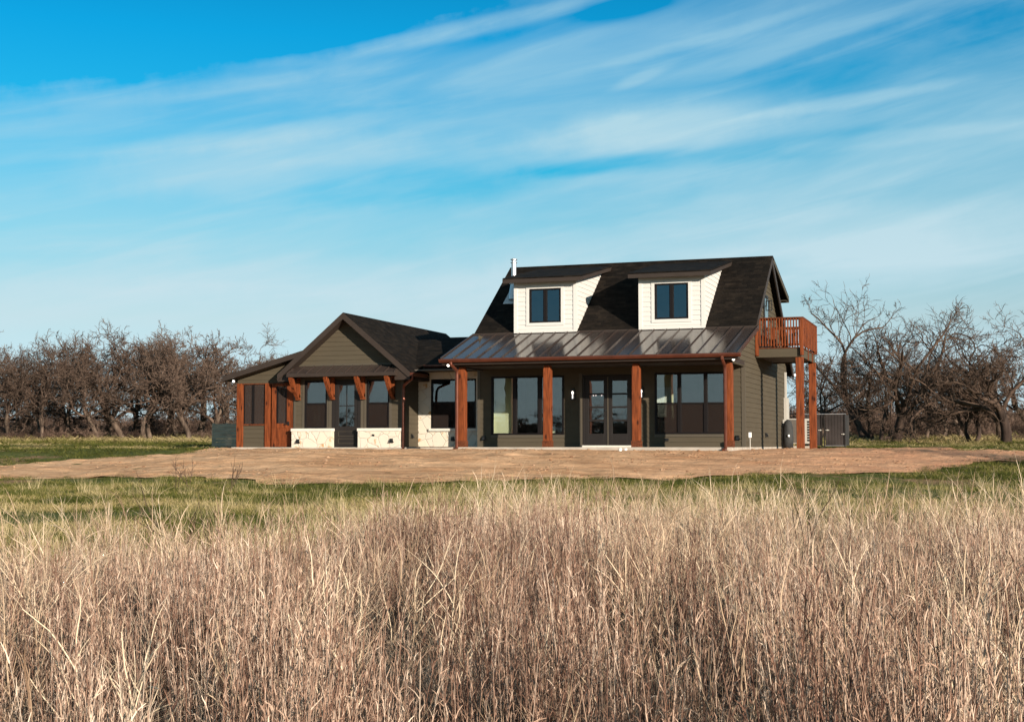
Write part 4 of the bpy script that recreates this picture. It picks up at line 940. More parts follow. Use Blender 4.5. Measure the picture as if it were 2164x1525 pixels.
def grow(rg, P0, D0, L0, R0, segs, gn, trop, taper, flat=0.):
    n = len(P0); P = np.zeros((n, segs+1, 3)); P[:, 0] = P0; d = D0.copy(); w = rg.normal(size=(n, 3))
    for k in range(segs):
        w = .55*w+.9*rg.normal(size=(n, 3)); d = d+gn*w; d[:, 2] += trop; d /= np.linalg.norm(d, axis=1, keepdims=True)
        P[:, k+1] = P[:, k]+d*(L0/segs)[:, None]
    t = np.linspace(0, 1, segs+1)[None]; Rr = R0[:, None]*(1-(1-taper)*t)
    return P, Rr
def kids(rg, P, Rr, L0, k, t0, t1, ang, ratio, rratio, up=0.):
    n, s, _ = P.shape; t = t0+(t1-t0)*(np.arange(k)[None]+rg.uniform(0, 1, (n, k)))/k; t[:, -1] = .985
    x = t*(s-1); i = np.minimum(x.astype(int), s-2); fr = x-i; ii = np.arange(n)[:, None]
    Q = P[ii, i]*(1-fr)[..., None]+P[ii, i+1]*fr[..., None]; T = P[ii, i+1]-P[ii, i]; T /= np.linalg.norm(T, axis=2, keepdims=True)
    rr = Rr[ii, i]*(1-fr)+Rr[ii, i+1]*fr
    a = rg.normal(size=(n, k, 3)); a -= T*(a*T).sum(2, keepdims=True); a /= np.linalg.norm(a, axis=2, keepdims=True)
    A = rg.uniform(ang[0], ang[1], (n, k)); A[:, -1] *= .35
    D = T*np.cos(A)[..., None]+a*np.sin(A)[..., None]; D[..., 2] += up; D /= np.linalg.norm(D, axis=2, keepdims=True)
    L = L0[:, None]*ratio*rg.uniform(.65, 1.25, (n, k))*(1.15-.45*t); R2 = rr*rratio*rg.uniform(.75, 1.1, (n, k)); 
    return Q.reshape(-1, 3), D.reshape(-1, 3), L.ravel(), np.maximum(R2.ravel(), .005)

def tree_parts(seed, h=6., trunk=.22, lean=(0, 0), gn=.26, forks=4, spread=.9, twig=.0125, stems=1, k=(4, 6, 6, 5, 4), trunkfrac=.28, rise=.06):
    rg = np.random.default_rng(seed)
    n = stems; P0 = np.zeros((n, 3)); P0[:, :2] = rg.normal(0, .12*(n > 1), (n, 2)); P0[:, 2] = -.25
    D = np.tile([lean[0], lean[1], 1.], (n, 1))+rg.normal(0, .10+.35*(n > 1), (n, 3))*[1, 1, 0]; D /= np.linalg.norm(D, axis=1, keepdims=True)
    L = np.full(n, h*trunkfrac+.25)*rg.uniform(.85, 1.15, n); R0 = np.full(n, trunk)/(n**.4)*rg.uniform(.8, 1.1, n)
    P, Rr = grow(rg, P0, D, L, R0, 7, .09+.05*(n > 1), .02, .62); Rr[:, 0] *= 1.35; Rr[:, 1] *= 1.1
    T = [tubes(P, Rr, 8, seed)]
    limb = []; Ls = np.full(n, h*.42)
    q = kids(rg, P, Rr, Ls*1.35, forks, .55, 1., (.35, .95), .95, .66, .16)
    lv = [(8, gn*.62, rise, .45, 6), (7, gn*.8, rise*.9, .42, 4), (6, gn*.85, rise*.8, .45, 3), (4, gn*.9, .05, .5, 3), (3, gn*.9, .05, .5, 2)]
    for i, (sg, g_, tr_, tp, sd) in enumerate(lv):
        Pp, D, L, Rb = q
        if i >= 3: Rb = np.clip(Rb, twig*(1.0 if i == 3 else .72), .016)
        P, Rr = grow(rg, Pp, D, L, Rb, sg, g_, tr_, tp)
        limb.append(tubes(P, Rr, sd, seed+i))
        if i == len(lv)-1: break
        q = kids(rg, P, Rr, L, k[i+1], .22, 1., (.45, 1.15), (.60, .60, .58, .62)[i], .66, .10*spread)
    return T[0], join([x for x in limb if x[1].shape[1] == 4])
def bark(name, c1, c2):
    return mat(name, c1, .9, var2=c2, vscale=6, spec=.15, bump=.015, bscale=25, stretch=(1, 1, .35), objrand=.16)
BARK = bark('oak_bark', (.036, .024, .018), (.17, .125, .095)); TWIG = bark('oak_twigs', (.045, .028, .021), (.15, .105, .080))
BARKD = bark('dark_bark', (.022, .015, .012), (.07, .048, .038)); TWIGD = bark('dark_twigs', (.045, .028, .020), (.13, .088, .065))
PROTO = {}
def proto(key, mats=(BARK, TWIG), **kw):
    (tv, tf), (cv, cf) = tree_parts(**kw)
    top = np.percentile(cv[:, 2], 99.7)
    PROTO[key] = (fastmesh('trunk', tv, tf, [mats[0]], True), fastmesh('crown', cv, cf, [mats[1]]), top)
for i in range(7): proto('oak%d' % i, seed=100+i, h=6.2, trunk=.15, gn=.30, forks=4+i % 2, lean=((-.12, .10, .14, -.08, .05, -.14, .2)[i], 0), stems=(1, 1, 2, 1, 1, 2, 1)[i], rise=(.02, .06, .05, .02, .07, .04, .03)[i])
proto('tall', (BARKD, TWIGD), seed=210, h=8.0, trunk=.14, gn=.26, forks=3, lean=(.22, 0), trunkfrac=.36, k=(4, 4, 5, 4, 3), rise=.09, twig=.011)
proto('spread', (BARKD, TWIGD), seed=223, h=7.2, trunk=.20, gn=.24, forks=5, lean=(.02, 0), trunkfrac=.22, rise=.07, k=(4, 5, 5, 5, 4), twig=.010)
proto('multi', (BARKD, TWIGD), seed=231, h=6.0, trunk=.18, gn=.24, forks=3, stems=4, trunkfrac=.30, rise=.10, k=(4, 4, 5, 4, 3), twig=.010)
proto('dome', (BARKD, TWIGD), seed=244, h=7.6, trunk=.22, gn=.34, forks=6, trunkfrac=.2, rise=.03, k=(4, 5, 5, 5, 4), twig=.011)
proto('low', (BARKD, TWIGD), seed=255, h=4.0, trunk=.15, gn=.34, forks=4, stems=2, rise=.0)
def plant(key, px, t, height, rz, label, group=None, name='bare_oak', cat='tree', sx=1.):
    """px: image column used to choose the bearing, t: distance"""
    l = (px-1082)/FPX*t/math.cos(0); x, y = xy(t*1.0, l)
    e = empty(name, (x, y, gz(x, y)), label, cat, group, rz)
    a, c, top = PROTO[key]; s = height/top; e.scale = (s*sx, s*sx, s)
    for nm, me in (('trunk', a), ('crown', c)):
        o = bpy.data.objects.new(nm, me); COL.objects.link(o); o.parent = e
    return e
rs = random.Random(5)
left = [  # px, t, height, kind, label
 (-22, 84, 6.9, 1, 'tall bare oak cut by the left edge of the photo'),
 (22, 80, 5.2, 4, 'dark-trunked bare oak nearest the left edge, wholly in view'),
 (44, 88, 5.6, 2, 'double-stemmed bare oak second from the left edge'),
 (80, 79, 5.8, 5, 'bare oak with two stout dark trunks left of the leaning one'),
 (100, 86, 5.9, 0, 'bare oak standing just right of the two stout dark trunks'),
 (146, 82, 5.6, 6, 'bare oak with a strongly leaning low trunk in the left row'),
 (160, 90, 6.2, 3, 'bare oak behind the leaning low trunk'),
 (212, 79, 6.0, 1, 'bare oak with thick dark trunk left of the tallest crown'),
 (224, 86, 6.3, 4, 'bare oak close behind the thick dark trunk'),
 (250, 83, 6.6, 0, 'slim bare oak under the left shoulder of the tallest crown'),
 (268, 80, 6.4, 3, 'bare oak left of centre below the tallest crown of the left row'),
 (286, 82, 7.2, 6, 'tallest bare oak of the left row with the highest crown'),
 (322, 79, 6.5, 2, 'bare oak with paired pale trunks right of the tallest crown'),
 (351, 83, 6.3, 5, 'bare oak with pale twin stems two trees left of the grey fence'),
 (376, 90, 6.6, 1, 'bare oak set back behind the pale twin stems'),
 (402, 78, 6.4, 4, 'dark-stemmed bare oak in front near the grey fence'),
 (416, 84, 6.4, 0, 'pale-trunked bare oak left of the grey fence'),
 (446, 80, 5.9, 3, 'bare oak directly behind the left end of the grey fence'),
 (478, 86, 5.9, 6, 'bare oak behind the grey fence beside the screened porch'),
 (500, 104, 8.4, 1, 'thin pale-branched tree rising behind the screened porch roof'),
 (548, 96, 6.8, 2, 'bare tree whose tips show above the low porch roof'),
 (590, 92, 5.6, 5, 'bare tree mostly hidden by the screened porch'),
]
for px, t, h, k, lb in left: plant('oak%d' % k, px, t, h, rs.uniform(0, 6.28), lb, 'bare oaks in the row left of the house')
for px, t, h, k, rz, lb in [
 (1828, 76, 9.3, 'tall', 1.9, 'tallest bare tree right of the balcony, leaning with one high spindly top'),
 (1892, 72, 7.3, 'spread', 1.2, 'big forked bare tree in the middle of the right group'),
 (1858, 74, 6.0, 'multi', .4, 'many-stemmed bare tree left of the big forked one'),
 (1935, 79, 5.6, 'oak5', 2.2, 'bare tree with stems arching right beside the big forked one'),
 (1970, 80, 5.6, 'oak2', 4.4, 'small bare tree between the forked tree and the domed one'),
 (2052, 72, 4.0, 'low', .9, 'crooked low bare shrub left of the domed tree'),
 (2035, 86, 5.0, 'oak0', 3.2, 'thin bare tree behind the crooked shrub'),
 (2125, 70, 7.6, 'dome', 2.0, 'broad domed bare tree near the right edge'),
 (2112, 78, 5.8, 'oak3', .2, 'bare tree close behind the trunk of the domed tree'),
 (2185, 76, 7.4, 'oak1', 1.1, 'bare tree cut by the right edge of the photo'),
 (1738, 84, 6.3, 'oak6', 3.0, 'bare tree just right of the balcony behind the metal enclosure'),
 (1697, 90, 5.2, 'oak4', 5.1, 'bare tree seen between the balcony support posts'),
 (1815, 90, 5.8, 'oak2', 2.0, 'bare tree behind the tallest one, left of the forked tree')]:
    plant(k, px, t, h, rz, lb, 'bare trees right of the house', name='bare_tree')

for (x_, y_, h_, k_, lb) in ((20.5, -9.8, 6.4, 'dome', 'bare tree off to the right whose shadow crosses the dirt'), (22.8, -7.4, 6.4, 'dome', 'bare tree off to the right behind the first shadow caster')):
    e = empty('bare_tree', (x_, y_, gz(x_, y_)), lb, 'tree', None, rs.uniform(0, 6)); a_, c_, top = PROTO[k_]; e.scale = (h_/top,)*3
    for nm, me in (('trunk', a_), ('crown', c_)):
        o = bpy.data.objects.new(nm, me); COL.objects.link(o); o.parent = e

# ---- instanced ground cover ("stuff")
def hidden_collection(name, meshes):
    c = bpy.data.collections.new(name)
    for i, me in enumerate(meshes):
        o = bpy.data.objects.new('%s_source' % name, me); c.objects.link(o)
    return c
def scatter(name, pts, scl, idx, coll, tags, tint=None, lean=.12, mirror=None):
    n = len(pts); me = bpy.data.meshes.new(name); me.vertices.add(n); me.vertices.foreach_set('co', np.asarray(pts, np.float32).ravel())
    rot = np.zeros((n, 3), np.float32); rot[:, 2] = rng.uniform(0, 6.283, n); rot[:, 0] = rng.normal(0, lean, n); rot[:, 1] = rng.normal(0, lean, n)
    def at(nm, ty, v, key='value'):
        a = me.attributes.new(nm, ty, 'POINT'); a.data.foreach_set(key, np.ascontiguousarray(v).ravel())
    at('rot', 'FLOAT_VECTOR', rot, 'vector'); at('scl', 'FLOAT_VECTOR', np.asarray(scl, np.float32), 'vector'); at('idx', 'INT', np.asarray(idx, np.int32))
    at('tint', 'FLOAT', np.asarray(tint if tint is not None else rng.uniform(0, 1, n), np.float32))
    me.update(); o = bpy.data.objects.new(name, me); COL.objects.link(o); setp(o, **tags)
    ng = bpy.data.node_groups.new(name, 'GeometryNodeTree'); ng.interface.new_socket('Geometry', in_out='INPUT', socket_type='NodeSocketGeometry'); ng.interface.new_socket('Geometry', in_out='OUTPUT', socket_type='NodeSocketGeometry')
    gi = ng.nodes.new('NodeGroupInput'); go = ng.nodes.new('NodeGroupOutput'); ip = ng.nodes.new('GeometryNodeInstanceOnPoints'); ci = ng.nodes.new('GeometryNodeCollectionInfo')
    ci.inputs[0].default_value = coll; ci.inputs['Separate Children'].default_value = True; ci.inputs['Reset Children'].default_value = True
    L = ng.links.new
    def na(nm, ty):
        q = ng.nodes.new('GeometryNodeInputNamedAttribute'); q.data_type = ty; q.inputs[0].default_value = nm; return q.outputs[0]
    L(gi.outputs[0], ip.inputs['Points']); L(ci.outputs[0], ip.inputs['Instance']); ip.inputs['Pick Instance'].default_value = True
    L(na('idx', 'INT'), ip.inputs['Instance Index']); 
    er = ng.nodes.new('FunctionNodeEulerToRotation'); L(na('rot', 'FLOAT_VECTOR'), er.inputs[0]); L(er.outputs[0], ip.inputs['Rotation']); L(na('scl', 'FLOAT_VECTOR'), ip.inputs['Scale'])
    L(ip.outputs[0], go.inputs[0])
    md = o.modifiers.new('scatter', 'NODES'); md.node_group = ng
    return o
def straw(name, stops, rough=.8, rnd=.25, trans=.0):
    """colour picked per instance (tint attribute) with a little noise along the stem"""
    m = bpy.data.materials.new(name); m.use_nodes = True; t = m.node_tree; b = t.nodes['Principled BSDF']; L = t.links.new
    b.inputs['Roughness'].default_value = rough; b.inputs['Specular IOR Level'].default_value = .2
    at = N(t, 'ShaderNodeAttribute', attribute_type='INSTANCER', attribute_name='tint')
    g = N(t, 'ShaderNodeNewGeometry'); 
    no = N(t, 'ShaderNodeTexNoise'); no.inputs['Scale'].default_value = 14; no.inputs['Detail'].default_value = 2; L(g.outputs['Position'], no.inputs[0])
    ad = N(t, 'ShaderNodeMath', operation='MULTIPLY_ADD'); L(g.outputs['Random Per Island'], ad.inputs[0]); ad.inputs[1].default_value = rnd; L(at.outputs['Fac'], ad.inputs[2])
    a2 = N(t, 'ShaderNodeMath', operation='MULTIPLY_ADD'); L(no.outputs[0], a2.inputs[0]); a2.inputs[1].default_value = .3; L(ad.outputs[0], a2.inputs[2])
    a3 = N(t, 'ShaderNodeMath', operation='SUBTRACT'); L(a2.outputs[0], a3.inputs[0]); a3.inputs[1].default_value = rnd/2+.15
    r = N(t, 'ShaderNodeValToRGB'); L(a3.outputs[0], r.inputs[0]); e = r.color_ramp.elements
    e[0].position, e[0].color = stops[0][0], (*stops[0][1], 1); e[1].position, e[1].color = stops[-1][0], (*stops[-1][1], 1)
    for p, c in stops[1:-1]: q = e.new(p); q.color = (*c, 1)
    L(r.outputs[0], b.inputs['Base Color']); return m
STRAW = straw('dry_bluestem', [(0, (.075, .036, .026)), (.3, (.215, .120, .083)), (.6, (.44, .300, .222)), (1, (.72, .58, .46))], rnd=.7)
FORB = straw('dry_forb', [(0, (.24, .155, .10)), (.5, (.52, .38, .26)), (1, (.76, .61, .44))], rnd=.4)
FLUFF = straw('dry_broomweed', [(0, (.11, .065, .045)), (.5, (.29, .195, .14)), (1, (.50, .38, .29))], rnd=.6)
GREENG = straw('green_grass', [(0, (.030, .040, .007)), (.45, (.082, .090, .014)), (.75, (.15, .135, .035)), (1, (.36, .28, .14))], rnd=.45)
PALEG = straw('pale_grass', [(0, (.08, .09, .02)), (.35, (.24, .20, .09)), (1, (.46, .37, .22))], rnd=.5)

def clump(seed, n=34, rad=.16, h=(.65, 1.05), lean=.10, w=.0021, fluffy=8, m=STRAW, segs=6, wob=.02, sides=3, fl=.05):
    rg = np.random.default_rng(seed); a = rg.uniform(0, 6.283, n); r = rad*np.sqrt(rg.uniform(0, 1, n))
    P0 = np.stack([r*np.cos(a), r*np.sin(a), np.full(n, -.03)], -1); D = np.stack([r*np.cos(a)/rad*lean, r*np.sin(a)/rad*lean, np.ones(n)], -1)+rg.normal(0, lean*.6, (n, 3))*[1, 1, 0]
    D /= np.linalg.norm(D, axis=1, keepdims=True); L = rg.uniform(h[0], h[1], n)
    P, Rr = grow(rg, P0, D, L, np.full(n, w)*rg.uniform(.7, 1.5, n), segs, wob, 0, .35)
    parts = [tubes(P, Rr, sides, seed)]
    if fluffy:
        q = kids(rg, P, Rr, L, fluffy, .30, 1, (.25, .9), fl/ .8, .7, .15); q = (q[0], q[1], rg.uniform(.5, 1.6, len(q[0]))*fl, np.full(len(q[0]), w*.8))
        P2, R2 = grow(rg, *q, 2, .25, .02, .4); parts.append(tubes(P2, R2, 2, seed+1))
    if fluffy:   # drooping leaves low down and short plumes at the tips
        k = max(4, n//3); a = rg.uniform(0, 6.283, k); P0 = np.stack([rad*.6*np.cos(a), rad*.6*np.sin(a), np.zeros(k)], -1)
        D = np.stack([np.cos(a)*.45, np.sin(a)*.45, np.ones(k)], -1); D /= np.linalg.norm(D, axis=1, keepdims=True)
        P3, R3 = grow(rg, P0, D, rg.uniform(.3, .65, k), rg.uniform(.0022, .0042, k), 7, .07, -.13, .12); parts.append(tubes(P3, R3, 2, seed+2))
        q = kids(rg, P[:, -3:], Rr[:, -3:], L, 9, .05, 1, (.15, .6), .03, 1., .2); q = (q[0], q[1], rg.uniform(.018, .045, len(q[0])), np.full(len(q[0]), .0016))
        P4, R4 = grow(rg, *q, 2, .2, .0, .3); parts.append(tubes(P4, R4, 2, seed+3))
    V, F = join(parts); return fastmesh('clump', V, F, [m])
def forb(seed, h=1.0, w=.0024, nb=8, m=FORB):
    rg = np.random.default_rng(seed); n = rg.integers(1, 4)
    P0 = np.zeros((n, 3)); P0[:, :2] = rg.normal(0, .03, (n, 2)); D = np.tile([0, 0, 1.], (n, 1))+rg.normal(0, .22, (n, 3))*[1, 1, 0]; D /= np.linalg.norm(D, axis=1, keepdims=True)
    L = h*rg.uniform(.75, 1.1, n); P, Rr = grow(rg, P0, D, L, np.full(n, w)*rg.uniform(.8, 1.2, n), 9, .05, .02, .4); parts = [tubes(P, Rr, 5, seed)]
    q = kids(rg, P, Rr, L, nb, .3, 1, (.35, .75), .42, .62, .25); P2, R2 = grow(rg, *(q[0], q[1], q[2], np.maximum(q[3], .0012)), 5, .09, .04, .45); parts.append(tubes(P2, R2, 3, seed))
    q = kids(rg, P2, R2, q[2], 4, .25, 1, (.35, .8), .5, .65, .2); P3, R3 = grow(rg, *(q[0], q[1], q[2], np.full(len(q[0]), .0010)), 3, .12, .03, .5); parts.append(tubes(P3, R3, 3, seed))
    V, F = join(parts); return fastmesh('forb', V, F, [m])
def broom(seed, h=.60, m=FLUFF):
    rg = np.random.default_rng(seed); n = 7; P0 = rg.normal(0, .04, (n, 3))*[1, 1, 0]; D = np.tile([0, 0, 1.], (n, 1))+rg.normal(0, .45, (n, 3))*[1, 1, 0]; D /= np.linalg.norm(D, axis=1, keepdims=True)
    L = h*rg.uniform(.5, .8, n); P, Rr = grow(rg, P0, D, L, np.full(n, .0028), 4, .10, .02, .5); parts = [tubes(P, Rr, 3, seed)]
    q = kids(rg, P, Rr, L, 7, .25, 1, (.3, .9), .62, .6, .1); P2, R2 = grow(rg, *(q[0], q[1], q[2], np.full(len(q[0]), .0016)), 3, .15, .02, .5); parts.append(tubes(P2, R2, 3, seed))
    q = kids(rg, P2, R2, q[2], 7, .2, 1, (.3, 1.), .5, .6, .1); P3, R3 = grow(rg, *(q[0], q[1], q[2], np.full(len(q[0]), .0013)), 2, .25, .02, .6); parts.append(tubes(P3, R3, 2, seed))
    V, F = join(parts); return fastmesh('broomweed', V, F, [m])
def tuft(seed, n=26, rad=.13, h=(.05, .16), m=GREENG, w=.0035, lean=.5):
    return clump(seed, n, rad, h, lean, w, 0, m, 3, .10, 2)

def field_pts(n, t0, t1, margin=1.2, dens=None, tpow=1.):
    """random points of the viewed wedge between distances t0..t1"""
    t = t0+(t1-t0)*rng.uniform(0, 1, n)**tpow; keep = rng.uniform(0, 1, n) < (t/t1)     # even per area
    t = t[keep]; l = rng.uniform(-1, 1, len(t))*(t*.385+margin); x, y = xy(t, l)
    if dens is not None:
        k = rng.uniform(0, 1, len(t)) < dens(t, l, x, y); t, l, x, y = t[k], l[k], x[k], y[k]
    return t, l, x, y
# how far the tall stand reaches, by bearing (image column / 2164)
def reach(l, t):
    u = 1082+l/t*FPX
    return np.interp(u, [-200, 0, 250, 430, 620, 800, 960, 1080, 1250, 1450, 1700, 1900, 2164, 2400], [11, 11.5, 13, 12.5, 13.2, 14.5, 15.8, 16.8, 16.2, 15.5, 14.6, 14.2, 14, 14])
def tall_d(t, l, x, y):
    r = reach(l, t)*(1+.16*(fbm(x*.8, y*.8, 5)-.5)); return (1-sm(r*.70, r*1.18, t))*(1-.55*(1-sm(6.2, 8.6, t))*sm(.38, .52, fbm(x*.8+60, y*.8, 55)))*(.03+.97*sm(.40, .56, fbm(x*1.7+3, y*1.7, 8)))
tall = hidden_collection('bluestem', [clump(s, n=22, rad=.10, lean=.07, w=.0026, fluffy=7, wob=.022, fl=.04) for s in range(300, 314)])
t, l, x, y = field_pts(13500, 3.8, 20, 2.6, dens=tall_d)
hs = (.66+.62*fbm(x*.8, y*.8, 21))*(1-.30*sm(.6, 1.1, t/reach(l, t)))*rng.uniform(.72, 1.22, len(t))
scatter('dry_grass', np.stack([x, y, G(x, y)], -1), np.stack([hs*.95]*2+[hs], -1), rng.integers(0, 14, len(t)), tall,
        dict(kind='stuff', label='tall dry bluestem grass filling the foreground'), tint=np.clip(.39+.9*(fbm(x*.9+7, y*.9, 17)-.40)+rng.normal(0, .17, len(t))+.12*sm(7, 15, t), 0, 1), lean=.05)
fb = hidden_collection('forbs', [forb(s) for s in range(400, 412)])
t, l, x, y = field_pts(5400, 5.0, 18, 2.6, dens=lambda t, l, x, y: (t < reach(l, t)*1.1)*(.45+.55*sm(0, 3, l)))
hs = rng.uniform(.5, 1.0, len(t)); scatter('dry_weeds', np.stack([x, y, G(x, y)], -1), np.stack([hs]*3, -1), rng.integers(0, 12, len(t)), fb, dict(kind='stuff', label='pale branching dead weeds among the tall grass'), lean=.16)
br = hidden_collection('broomweed', [broom(s) for s in range(500, 508)])
t, l, x, y = field_pts(11500, 3.4, 18, 2.6, dens=lambda t, l, x, y: (t < reach(l, t)*1.12)*np.clip(.2+.8*sm(.4, .6, fbm(x*.6+30, y*.6, 41))+.6*(1-sm(6, 8.5, t)), 0, 1))
hs = rng.uniform(.6, 1.15, len(t)); scatter('broomweed', np.stack([x, y, G(x, y)], -1), np.stack([hs]*3, -1), rng.integers(0, 8, len(t)), br, dict(kind='stuff', label='low twiggy grey brown weeds under the tall grass'), lean=.2)

# short grass of the field
DP = [tuple(p) for p in dirt_pts]
def off_dirt(x, y):
    return ~in_poly(x, y, DP)
gt_ = hidden_collection('green_tufts', [tuft(s) for s in range(600, 608)])
pt_ = hidden_collection('pale_tufts', [tuft(s, 30, .17, (.12, .36), PALEG, .0028, .45) for s in range(620, 628)])
def green_d(t, l, x, y):
    return off_dirt(x, y)*(1-.9*sm(.54, .62, fbm(x*.35, y*.7, 61)))*np.where(t < reach(l, t)*.9, .15, 1)
t, l, x, y = field_pts(60000, 7.5, 38, 2, green_d)
dry = fbm(x*.5+11, y*.9, 71)
hs = rng.uniform(.6, 1.3, len(t)); scatter('green_grass', np.stack([x, y, G(x, y)], -1), np.stack([hs*1.3, hs*1.3, hs*.62], -1), rng.integers(0, 8, len(t)), gt_, dict(kind='stuff', label='short green grass between the tall grass and the dirt yard'), tint=np.clip(.22+.75*sm(.40, .60, dry)*(1-.45*sm(27, 33, t))+rng.normal(0, .12, len(t)), 0, 1), lean=.1)
def pale_d(t, l, x, y):
    r = reach(l, t); return off_dirt(x, y)*(t > r*.75)*(1-sm(1.25, 1.9, t/r)*.93)*(.25+.75*sm(.42, .58, fbm(x*.6+4, y*.6, 91)))
t, l, x, y = field_pts(26000, 7, 33, 2, pale_d)
hs = rng.uniform(.6, 1.3, len(t)); scatter('pale_grass', np.stack([x, y, G(x, y)], -1), np.stack([hs, hs, hs], -1), rng.integers(0, 8, len(t)), pt_, dict(kind='stuff', label='straw coloured short grass at the edge of the tall stand'), lean=.12)
t, l, x, y = field_pts(60000, 38, 96, 3, lambda t, l, x, y: off_dirt(x, y)*(np.abs(t-52.4) > 1.1)*(1-.85*sm(.53, .62, fbm(x*.22, y*.4, 66))))
far = sm(64, 76, t)
hs = rng.uniform(1., 1.7, len(t))*(1+1.2*far); scatter('field_grass', np.stack([x, y, G(x, y)], -1), np.stack([hs*1.8, hs*1.8, hs*.38], -1), rng.integers(0, 8, len(t)), gt_, dict(kind='stuff', label='green and straw grass of the field behind the house'), tint=np.clip(.26+.75*sm(.44, .60, fbm(x*.16+2, y*.5, 77))+.6*far+rng.normal(0, .1, len(t)), 0, 1))

# clods and pebbles of the graded dirt
CLOD = straw('dirt_clod', [(0, (.16, .08, .042)), (.5, (.29, .165, .095)), (1, (.42, .27, .17))], rough=.95, rnd=.2)
def clod(seed):
    rg = np.random.default_rng(seed); import bmesh as bm_; b = bm_.new(); bm_.ops.create_icosphere(b, subdivisions=1, radius=1)
    for v in b.verts: v.co = v.co*float(rg.uniform(.6, 1.15)); v.co.z *= .7
    me = bpy.data.meshes.new('clod'); b.to_mesh(me); b.free(); me.materials.append(CLOD); return me
n = 26000; x = rng.uniform(-26, 9, n); y = rng.uniform(-14.5, 3, n); e_ = np.full(n, 9.)
for i_ in range(0, len(dirt_pts), 2): e_ = np.minimum(e_, np.hypot(x-dirt_pts[i_, 0], y-dirt_pts[i_, 1]))
k = (e_ < .75) & (rng.uniform(0, 1, n) < (1-e_/.75)) & (fbm(x*.9, y*.9, 140) > .44) & ~((x > -19.3) & (x < .3) & (y > -.4)); x, y = x[k], y[k]; hs = rng.uniform(.4, 1.0, len(x))
scatter('edge_weeds', np.stack([x, y, G(x, y)+.01], -1), np.stack([hs*1.2, hs*1.2, hs*.6], -1), rng.integers(0, 8, len(x)), gt_, dict(kind='stuff', label='patchy weeds creeping over the rim of the dirt yard'), tint=np.clip(rng.normal(.3, .2, len(x)), 0, 1))
cl_ = hidden_collection('clods', [clod(s) for s in range(800, 806)])
n = 20000; x = rng.uniform(-27, 12, n); y = rng.uniform(-14, 3.0, n); k = in_poly(x, y, DP) & ~((x > -19.0) & (x < .15) & (y > -.2))
k &= rng.uniform(0, 1, n) < .12+.88*sm(.45, .68, fbm(x*.5, y*.9, 123)); x, y = x[k], y[k]
hs = .006+.042*rng.uniform(0, 1, len(x))**6
scatter('dirt_clods', np.stack([x, y, G(x, y)+dirt_bumps(x, y)+.003], -1), np.stack([hs*1.4, hs*1.2, hs], -1), rng.integers(0, 6, len(x)), cl_, dict(kind='stuff', label='loose clods and pebbles on the graded dirt'))

# thicket behind and under the trees
BRUSH = straw('brush', [(0, (.045, .027, .020)), (.5, (.10, .062, .045)), (1, (.18, .12, .09))], rnd=.6)
def bush(seed):
    rg = np.random.default_rng(seed); n = 12; P0 = rg.normal(0, .35, (n, 3))*[1, 1, 0]; D = np.tile([0, 0, 1.], (n, 1))+rg.normal(0, .5, (n, 3))*[1, 1, 0]; D /= np.linalg.norm(D, axis=1, keepdims=True)
    L = rg.uniform(1., 1.7, n); P, Rr = grow(rg, P0, D, L, np.full(n, .018), 5, .16, .02, .5); parts = [tubes(P, Rr, 3, seed)]
    q = kids(rg, P, Rr, L, 7, .15, 1, (.3, .9), .6, .6, .1); P2, R2 = grow(rg, *(q[0], q[1], q[2], np.full(len(q[0]), .012)), 4, .2, .02, .6); parts.append(tubes(P2, R2, 3, seed))
    q = kids(rg, P2, R2, q[2], 7, .1, 1, (.3, 1.), .55, .6, .1); P3, R3 = grow(rg, *(q[0], q[1], q[2], np.full(len(q[0]), .010)), 2, .3, .02, .6); parts.append(tubes(P3, R3, 2, seed))
    V, F = join(parts); return fastmesh('bush', V, F, [BRUSH])
bs = hidden_collection('bushes', [bush(s) for s in range(700, 706)])
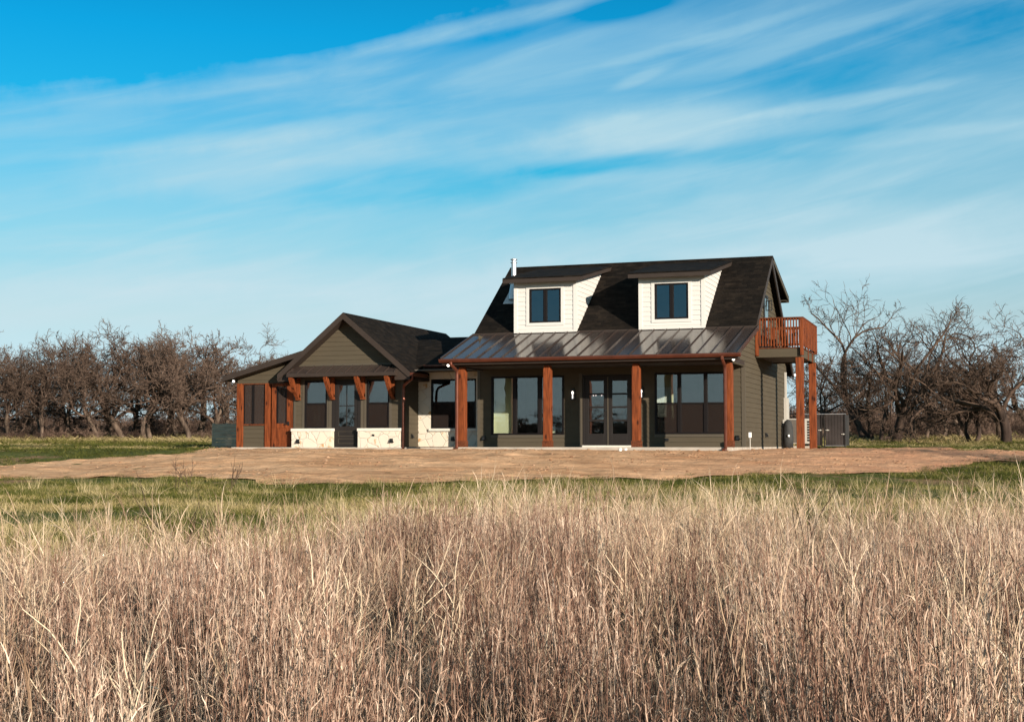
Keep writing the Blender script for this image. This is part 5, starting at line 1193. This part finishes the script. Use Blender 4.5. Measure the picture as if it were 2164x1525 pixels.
n = 900; t = rng.uniform(90, 135, n); l = rng.uniform(-1, 1, n)*(t*.40+4); x, y = xy(t, l); hs = rng.uniform(.55, 1.2, n)*(.7+.5*sm(92, 125, t))*(1+.35*sm(10, 18, l))
scatter('thicket', np.stack([x, y, G(x, y)], -1), np.stack([hs*1.2, hs*1.2, hs], -1), rng.integers(0, 6, n), bs, dict(kind='stuff', label='dense brown thicket behind the rows of bare trees'))
n = 80; t = rng.uniform(76, 88, n); l = rng.uniform(-1, 1, n)*(t*.39+2); x, y = xy(t, l); hs = rng.uniform(.2, .5, n)
scatter('undergrowth', np.stack([x, y, G(x, y)], -1), np.stack([hs*1.2, hs*1.2, hs], -1), rng.integers(0, 6, n), bs, dict(kind='stuff', label='low brush at the feet of the bare trees'))

# wood behind the viewer, seen only mirrored in the windows
n = 420; x = rng.uniform(-75, 40, n); y = rng.uniform(-112, -96, n); hs = rng.uniform(1.6, 3.0, n)
scatter('mirrored_wood', np.stack([x, y, np.full(n, -1.6)], -1), np.stack([hs*1.5, hs*1.5, hs], -1), rng.integers(0, 6, n), bs, dict(kind='stuff', label='far bare wood mirrored in the window glass'))

# single weeds that stand out
def weed(name, px, t, h, seed, m, label, w=.006):
    l = (px-1082)/FPX*t; x, y = xy(t, l); me = forb(seed, h, w, 6, m); me.name = name; o = bpy.data.objects.new(name, me); COL.objects.link(o); o.location = (x, y, gz(x, y)); setp(o, label=label, category='weed'); return o
DARKW = bark('dark_weed', (.05, .032, .022), (.09, .06, .045))
weed('weed', 375, 31, .62, 901, DARKW, 'thin dark weed standing before the dirt, left of two others', .009)
weed('weed', 402, 31.5, .6, 902, DARKW, 'small dark weed between two others before the dirt', .009)
weed('weed', 490, 31, .68, 903, DARKW, 'dark upright weed right of two others before the dirt', .009)
weed('sapling', 436, 13.5, 1.15, 904, DARKW, 'dark forked sapling rising from the grass on the left', .006)
weed('sapling', 1645, 11.5, 1.15, 905, DARKW, 'dark forked sapling rising from the grass on the right', .006)
